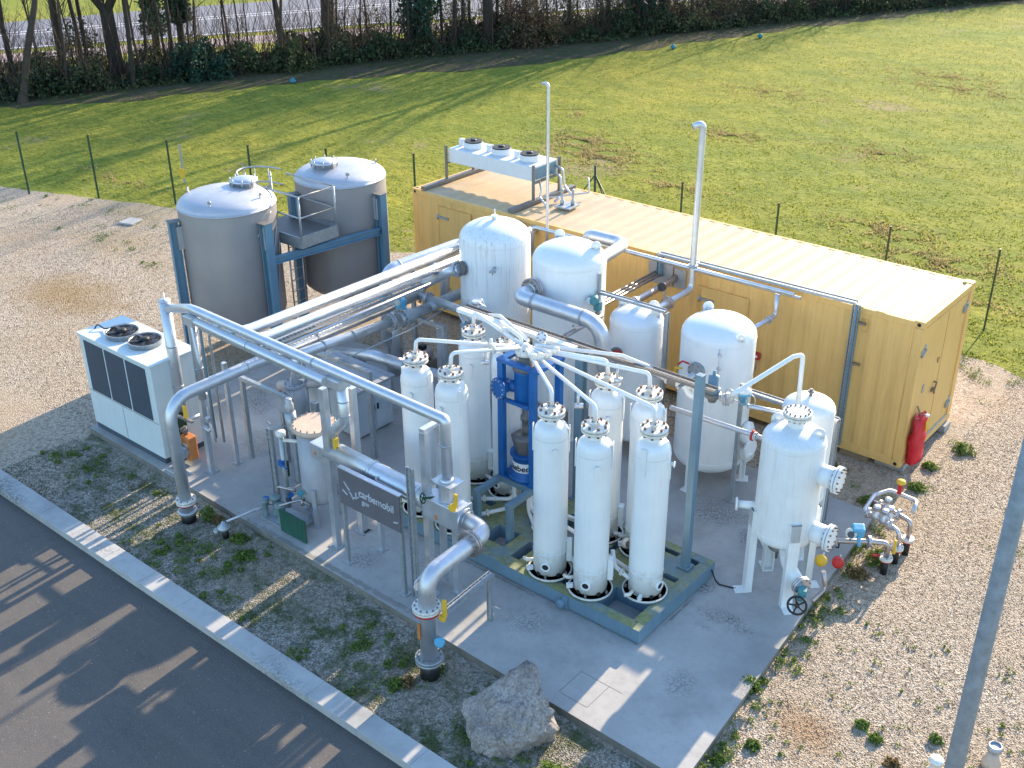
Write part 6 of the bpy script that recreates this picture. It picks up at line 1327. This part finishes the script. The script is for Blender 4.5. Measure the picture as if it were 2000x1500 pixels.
for k, (x, y, h, rr, lb) in enumerate(((-41.2, 14.0, 4.6, .42, 'ivy clad leaning stump standing alone against the far road'), (-44.2, 14.6, 7.0, .8, 'ivy covered tree just right of the forked tree'), (-29.4, 35.0, 5.5, 1.2, 'dark ivy smothered tree near the right end of the belt'), (-34.6, 23.2, 5.0, .9, 'ivy covered trunk between the middle trees'))):
    tr = thing('ivy_tree', lb, 'tree', (x, y, 0)); g = MB(); g.tube([(x, y, -.05), (x+.1, y, h*.5), (x+.25, y+.1, h*1.15)], [.2, .15, .07], 9); g.build('trunk', 'bark', tr)
    def fn(rs, n, x=x, y=y, h=h, rr=rr):
        z = rs.uniform(.15*h if k else 2.0, h, n); a = rs.uniform(0, 6.28, n); q = rr*(.45+.55*np.sin(np.clip(z/h, 0, 1)*3.0))*rs.uniform(.5, 1.0, n)*(1+.35*np.sin(a*3+z*2)); return np.stack([x+.15+q*np.cos(a), y+q*np.sin(a), z], 1)
    V, kk = leaf_quads(2600, fn, .13, 50+k); leaf_mesh('crown', V, kk, 'leafivy', tr)
# undergrowth
def belt_fn(t0, t1, o0, o1, zf, clump=.9, seed=0):
    def fn(rs, n):
        t = rs.uniform(t0, t1, n); o = rs.uniform(o0, o1, n); out = np.zeros((n, 3))
        tt = np.clip(t, 0, .9999)*(len(belt)-1); i = tt.astype(int); f_ = tt-i; B0 = np.array(belt)[i]; B1 = np.array(belt)[i+1]; P = B0+(B1-B0)*f_[:, None]; d = B1-B0; d /= np.linalg.norm(d, axis=1)[:, None]
        P = P+np.stack([d[:, 1], -d[:, 0]], 1)*o[:, None]
        h = zf*(.45+.55*np.clip(np.sin(P[:, 0]*1.3+seed)+np.sin(P[:, 1]*.9+seed*2)+np.sin(P[:, 1]*2.3+P[:, 0]*1.7), -1.2, 2)/1.6+.2)
        out[:, 0] = P[:, 0]; out[:, 1] = P[:, 1]; out[:, 2] = rs.uniform(0, 1, n)**.8*np.clip(h, .1, 9); keep = h > .12
        return out[keep]
    return fn
V, k_ = leaf_quads(90000, belt_fn(.05, .96, -1.6, 2.2, 1.0, seed=1), .10, 1); stuff(leaf_mesh('undergrowth', V, k_, 'leafdark'), 'dense dark undergrowth at the foot of the tree belt', 'undergrowth')
V, k_ = leaf_quads(30000, belt_fn(.05, .96, -1.8, 2.8, 1.0, seed=4), .08, 2); stuff(leaf_mesh('undergrowth', V, k_, 'leafolive'), 'olive green bramble leaves mixed through the tree belt', 'undergrowth')
V, k_ = leaf_quads(26000, belt_fn(.30, .96, -1.2, 2.0, 2.2, seed=7), .06, 5); stuff(leaf_mesh('undergrowth', V, k_, 'leafbrown'), 'brown dead leaves hanging in the brush of the tree belt', 'undergrowth')
V, k_ = leaf_quads(26000, belt_fn(.34, .96, -1.4, 1.6, 3.6, seed=9), .07, 6); stuff(leaf_mesh('undergrowth', V, k_, 'leafolive'), 'sparse evergreen leaves high in the thicket of the belt', 'undergrowth')
g = MB(); rnd = random.Random(9)
for i in range(3800):
    t_ = rnd.uniform(.05, .97); p, d = beltpt(t_); nrm = Vector((d.y, -d.x, 0)); q = p+nrm*rnd.uniform(-2.2, 2.4); h = rnd.uniform(.8, 3.8)
    a = Vector((rnd.uniform(-.5, .5), rnd.uniform(-.5, .5), 1)); e = q+a*h*.5+Vector((rnd.uniform(-.3, .3), rnd.uniform(-.3, .3), 0)); e2 = e+a*h*.5+Vector((rnd.uniform(-.4, .4), rnd.uniform(-.4, .4), 0))
    g.tube([q, e, e2], [.016, .011, .005], 3, caps=False)
stuff(g.build('brushwood', 'barklight'), 'tangle of thin bare stems and twigs filling the tree belt', 'brushwood')
def bush(x, y, r, h, mat, lb, seed, n=2600, sz=.09):
    t = thing('bush', lb, 'bush', (x, y, 0)); g = MB(); rr = random.Random(seed)
    for q in range(8):
        a = rr.uniform(0, 6.28); g.tube([(x, y, 0), (x+math.cos(a)*r*.4, y+math.sin(a)*r*.4, h*.5), (x+math.cos(a)*r*.7, y+math.sin(a)*r*.7, h*.85)], [.03, .02, .008], 5)
    g.build('stems', 'bark', t)
    def fn(rs, n):
        v = rs.normal(size=(n, 3)); v /= np.linalg.norm(v, axis=1)[:, None]; v[:, 2] = np.abs(v[:, 2]); q = rs.uniform(.4, 1, (n, 1))**.5*(1+.22*np.sin(v[:, :1]*7+v[:, 1:2]*5)); return np.array([x, y, 0])+v*q*np.array([r, r, h])
    V, k = leaf_quads(n, fn, sz, seed); leaf_mesh('foliage', V, k, mat, t)
bush(-38.4, 12.9, 1.4, 1.5, 'leafivy', 'glossy dark green laurel bush at the field side of the belt', 3, 5200, .08)
bush(-41.2, 7.6, 1.0, .9, 'leafdark', 'rounded dark bush between forked tree and leaning trunk', 4, 3000, .1)
bush(-44.1, 10.2, 1.2, 2.6, 'leafdark', 'dark leafed bush growing round the brown trunk', 5, 900, .08)
bush(-36.4, 16.6, 1.1, 1.2, 'leafolive', 'low olive bush where the belt meets the grass', 6, 2000)
bush(-31.5, 28.0, 1.6, 2.6, 'leafbrown', 'brown leafed shrub in the middle of the belt', 7, 3500, .08)
bush(-18.6, 3.4, .35, .35, 'weed', 'small green bush against the fence behind the right steel tank', 8, 500, .05)
# far verge bright grass behind the belt is the ground sheet

# ================================================================ WEEDS + LOOSE STONES
def tuft(rs, x, y, r, h, n, size):
    a = rs.uniform(0, 6.28, n); q = r*np.sqrt(rs.uniform(0, 1, n))*(.62+.38*np.sin(a*3+x*9)*np.sin(a*2+y*7)); return np.stack([x+q*np.cos(a), y+q*np.sin(a), .01+rs.uniform(0, 1, n)*h*(1.15-q/r)], 1)
def wc(name, x, y, r, h, n, mat, lb, seed, sz=.028, z=0):
    rs = np.random.RandomState(seed); C = tuft(rs, x, y, r, h, n, sz)
    C += np.stack([rs.normal(0, r*.06, n), rs.normal(0, r*.06, n), np.zeros(n)], 1)
    V, k = leaf_quads(n, lambda r_, n_: C, sz, seed); o = leaf_mesh(name, V, k, mat); tag(o, lb, 'weed'); return o
W_ = [(.62, -6.65, .24, .20, 520, 'weed', 'largest green weed clump against the slab right edge'), (.40, -7.5, .12, .1, 180, 'weeddry', 'dry weed tuft at the slab edge below the largest clump'),
 (.80, -2.75, .24, .28, 520, 'weed', 'green weed growing among the metering pipes'), (.72, -3.35, .20, .24, 360, 'weeddry', 'yellow brown weed in front of the metering pipes'),
 (-8.62, -8.9, .16, .42, 240, 'weed', 'tall green plant beside the left ground flange'), (-8.45, -8.85, .14, .2, 160, 'weeddry', 'reddish weed beside the left ground flange'),
 (-1.0, -10.0, .0, .0, 0, '', ''), (-.45, -9.75, .34, .32, 900, 'weed', 'leafy green plant at the right side of the boulder'), (-.3, -10.1, .25, .15, 400, 'weed', 'low green weeds in front of the boulder right end'),
 (-3.2, -9.75, .16, .12, 240, 'weed', 'green tuft left of the large riser foot'), (-3.1, -9.62, .14, .16, 200, 'weeddry', 'dry flowering tuft left of the large riser foot'),
 (-7.75, -8.95, .2, .14, 300, 'weed', 'weed patch beside the small black ground valve'), (-7.3, -9.2, .24, .08, 260, 'weed', 'flat weeds right of the small black ground valve'),
 (-.05, -1.2, .2, .16, 260, 'weed', 'green weed under the near container corner'), (.35, .6, .18, .14, 240, 'weed', 'green weed by the container end sill'), (.6, 1.6, .25, .2, 340, 'weed', 'green weed below the container end doors'), (.42, -.25, .22, .12, 300, 'weed', 'weed in the shade before the container corner'), (-.9, -.7, .35, .14, 420, 'weed', 'weed patch in the shade before the container front'),
 (2.15, -6.35, .12, .1, 200, 'weed', 'small green tuft in the gravel left of the mast'), (2.4, -6.5, .12, .08, 180, 'weed', 'second green tuft in the gravel left of the mast'), (3.0, -6.0, .10, .12, 160, 'weed', 'green tuft right of the mast'), (2.75, -6.75, .14, .08, 160, 'weeddry', 'dry tuft by the mast foot'),
 (1.2, -7.6, .12, .1, 220, 'weed', 'green tuft by the slab lower right edge'), (1.0, -8.1, .14, .1, 260, 'weed', 'bright green tuft near the slab front right corner'), (1.75, -8.2, .10, .08, 140, 'weed', 'lone small tuft in the lower right gravel'), (1.35, -8.5, .12, .08, 160, 'weed', 'small tuft at the bottom edge of the gravel'),
 (2.6, -7.75, .16, .12, 260, 'weed', 'green tuft at the bottom near the mast')]
for i, w in enumerate(W_):
    if not w[5]: continue
    w = w[:2]+(w[2]*1.12, w[3]*.75, int(w[4]*1.25))+w[5:]
    wc('weed_clump', *w[:5], w[5], w[6], 100+i)
# ground cover: tiny leaves along slab edge, verge
rs = np.random.RandomState(77); C = []
def addc(x, y, r, n, h=.05):
    a = rs.uniform(0, 6.28, n); q = r*np.sqrt(rs.uniform(0, 1, n)); C.append(np.stack([x+q*np.cos(a), y+q*np.sin(a), .008+rs.uniform(0, h, n)], 1))
for i in range(330):
    x = rs.uniform(-13, .8); y = rs.uniform(-10.3, -8.75)
    if noise.noise(Vector((x*.9, y*.9, 2.2))) < -.05 or (x < -9.2 and y < -9.6): continue
    addc(x, y, rs.uniform(.04, .16), rs.randint(20, 90))
for i in range(90):
    t_ = rs.uniform(0, 1); x = .27+.61*t_+rs.uniform(.05, .5)*rs.uniform(0, 1); y = -1.62-7.16*t_; addc(x, y, rs.uniform(.03, .12), rs.randint(12, 60))
for i in range(150):
    addc(rs.uniform(.6, 5), rs.uniform(-9, -4), rs.uniform(.02, .07), rs.randint(5, 22), .03)
for i in range(130):
    addc(rs.uniform(-30, -13), rs.uniform(-2.5, 1.2), rs.uniform(.05, .3), rs.randint(10, 60), .05)
for i in range(110):
    addc(rs.uniform(-6, 3), rs.uniform(-1.4, 5.5) if rs.rand() < .3 else rs.uniform(4.6, 5.9), rs.uniform(.05, .25), rs.randint(15, 60), .06)
C = np.concatenate(C); V, k_ = leaf_quads(len(C), lambda r_, n_: C, .020, 78); stuff(leaf_mesh('ground_cover', V, k_, 'weed'), 'low weeds and moss sprouting through the gravel', 'ground cover')
# loose stones as tiny tetrahedra
def stones(name, n, fn, size, seed, mat, lb):
    rs = np.random.RandomState(seed); P = fn(rs, n); n = len(P); base = np.array([[1, 1, 1], [1, -1, -1], [-1, 1, -1], [-1, -1, 1]])*.6
    s = size*rs.uniform(.5, 1.4, (n, 1, 1)); A = rs.normal(size=(n, 3, 3)); Q, _ = np.linalg.qr(A); V = (base[None] @ Q)*s*np.array([1, 1, .7])+P[:, None]; V = V.reshape(-1, 3)
    F = np.array([[0, 1, 2], [0, 2, 3], [0, 3, 1], [1, 3, 2]]); F = (F[None]+4*np.arange(n)[:, None, None]).reshape(-1)
    me = bpy.data.meshes.new(name); me.vertices.add(len(V)); me.vertices.foreach_set('co', V.astype(np.float32).ravel()); me.loops.add(len(F)); me.loops.foreach_set('vertex_index', F.astype(np.int32)); me.polygons.add(len(F)//3); me.polygons.foreach_set('loop_start', np.arange(0, len(F), 3, dtype=np.int32)); me.update(calc_edges=True)
    me.materials.append(MAT[mat]); o = bpy.data.objects.new(name, me); S.collection.objects.link(o); return stuff(o, lb, 'stones')
def fy(rs, n):
    x = rs.uniform(.4, 7, n); y = rs.uniform(-10, 5.5, n); k = (x > .35+.085*(-1.6-y)) | (y > -1.5); k &= ~((x < .1) & (y > -.1) & (y < 2.6)); return np.stack([x, y, np.full(n, .002)], 1)[k]
stones('loose_stones', 60000, fy, .010, 1, 'gravel', 'loose stones scattered over the right gravel')
def fv(rs, n): return np.stack([rs.uniform(-13, 1.0, n), rs.uniform(-10.34, -8.82, n), np.full(n, .006)], 1)
stones('loose_stones', 30000, fv, .010, 2, 'verge_gravel', 'loose stones in the strip between kerb and slab')
def fl(rs, n):
    x = rs.uniform(-26, -13, n); y = rs.uniform(-8.5, 0, n); return np.stack([x, y, np.full(n, .002)], 1)
stones('loose_stones', 30000, fl, .012, 3, 'gravel', 'loose stones scattered over the left gravel')
# grass blades: dense near the plant, thinning with distance
CAMP = np.array([5.7, -17.9])
def fg(rs, n):
    x = rs.uniform(-48, 22, n); y = rs.uniform(-6, 90, n); e = np.interp(x, [-45, -30, -23.5, -16, -13, -9, .5, 8, 22], [-4.9, -1.1, 1.1, 2.1, 4.8, 5.7, 5.7, 5.6, 5.2])
    d = np.hypot(x-CAMP[0], y-CAMP[1]); bel = np.interp(y, [-6, 4, 15, 24, 32, 42, 57, 84], [-45, -39.5, -33, -27.8, -25, -21.5, -15.2, -3]); k = (y > e) & (x > bel) & (rs.rand(n) < np.minimum(1, (27/d)**2))
    az = np.degrees(np.arctan2(x-CAMP[0], y-CAMP[1])); k &= (az < -9) & (az > -72); return np.stack([x[k], y[k]], 1)
def blades(name, P, seed, mat, lb, wr=(.018, .03), hr=(.03, .07)):
    rs = np.random.RandomState(seed); n = len(P); a = rs.uniform(0, 6.28, n); w = rs.uniform(*wr, n); h = rs.uniform(*hr, n); dx, dy = np.cos(a)*w, np.sin(a)*w; l = rs.normal(0, .035, (n, 2)); z0 = np.full(n, -.006)
    V = np.stack([np.stack([P[:, 0]-dx, P[:, 1]-dy, z0], 1), np.stack([P[:, 0]+dx, P[:, 1]+dy, z0], 1), np.stack([P[:, 0]+l[:, 0], P[:, 1]+l[:, 1], h], 1)], 1).reshape(-1, 3)
    me = bpy.data.meshes.new(name); me.vertices.add(3*n); me.vertices.foreach_set('co', V.astype(np.float32).ravel()); me.loops.add(3*n); me.loops.foreach_set('vertex_index', np.arange(3*n, dtype=np.int32)); me.polygons.add(n); me.polygons.foreach_set('loop_start', np.arange(0, 3*n, 3, dtype=np.int32)); me.update(calc_edges=True)
    me.materials.append(MAT[mat]); o = bpy.data.objects.new(name, me); S.collection.objects.link(o); return stuff(o, lb, 'grass')
rs = np.random.RandomState(4); P = fg(rs, 1300000); print('blades', len(P))
cl = np.sin(P[:, 0]*2.1+P[:, 1]*.6)*np.sin(P[:, 1]*2.7-P[:, 0]*.5)+np.sin(P[:, 0]*5.3)*np.sin(P[:, 1]*4.9+P[:, 0]); P = P[rs.rand(len(P)) < .45+.3*cl]
blades('grass', P, 4, 'blade', 'mown green grass of the field behind the plant')
C = []
for (x, y, rx, ry, n) in ((x_, y_, a_*1.15, b_*1.2, int(n_*.62)) for (x_, y_, a_, b_, n_) in ((-18.1, 15.0, 2.2, 1.2, 2600), (-16.6, 13.6, 2.6, 1.4, 4200), (-14.4, 18.9, 2.0, 1.0, 1500), (-11.8, 33.7, 5, 1.6, 2200), (-10.3, 31.5, 4.5, 1.5, 2600), (-5.6, 12.5, 2.0, .8, 1900), (-3.4, 11.0, 2.6, 1.0, 2600), (-16.6, 26.1, 4.0, 1.8, 1700), (-2.5, 8.8, 2.6, .6, 1500), (-1.0, 12.5, 1.8, .8, 900), (-9, 20, 3, 1.2, 1200), (-12.6, 12.2, 2.4, .8, 1000), (-21, 18, 2.6, 1.2, 700), (-27.5, 1.5, 2.4, .5, 700))):
    a = rs.uniform(0, 6.28, n); q = np.abs(rs.normal(0, .55, n)); ca = np.sin(np.arange(n)*.37)*.1; C.append(np.stack([x+q*np.cos(a)*rx+ca, y+q*np.sin(a)*ry], 1))
C = np.concatenate(C); kk = (np.sin(C[:, 0]*4.1+C[:, 1]*2)+np.sin(C[:, 1]*6.3-C[:, 0]*1.4)) > -.35; blades('dead_grass', C[kk], 6, 'bladedry', 'straw coloured dead grass in patches on the field', (.022, .045), (.035, .08))
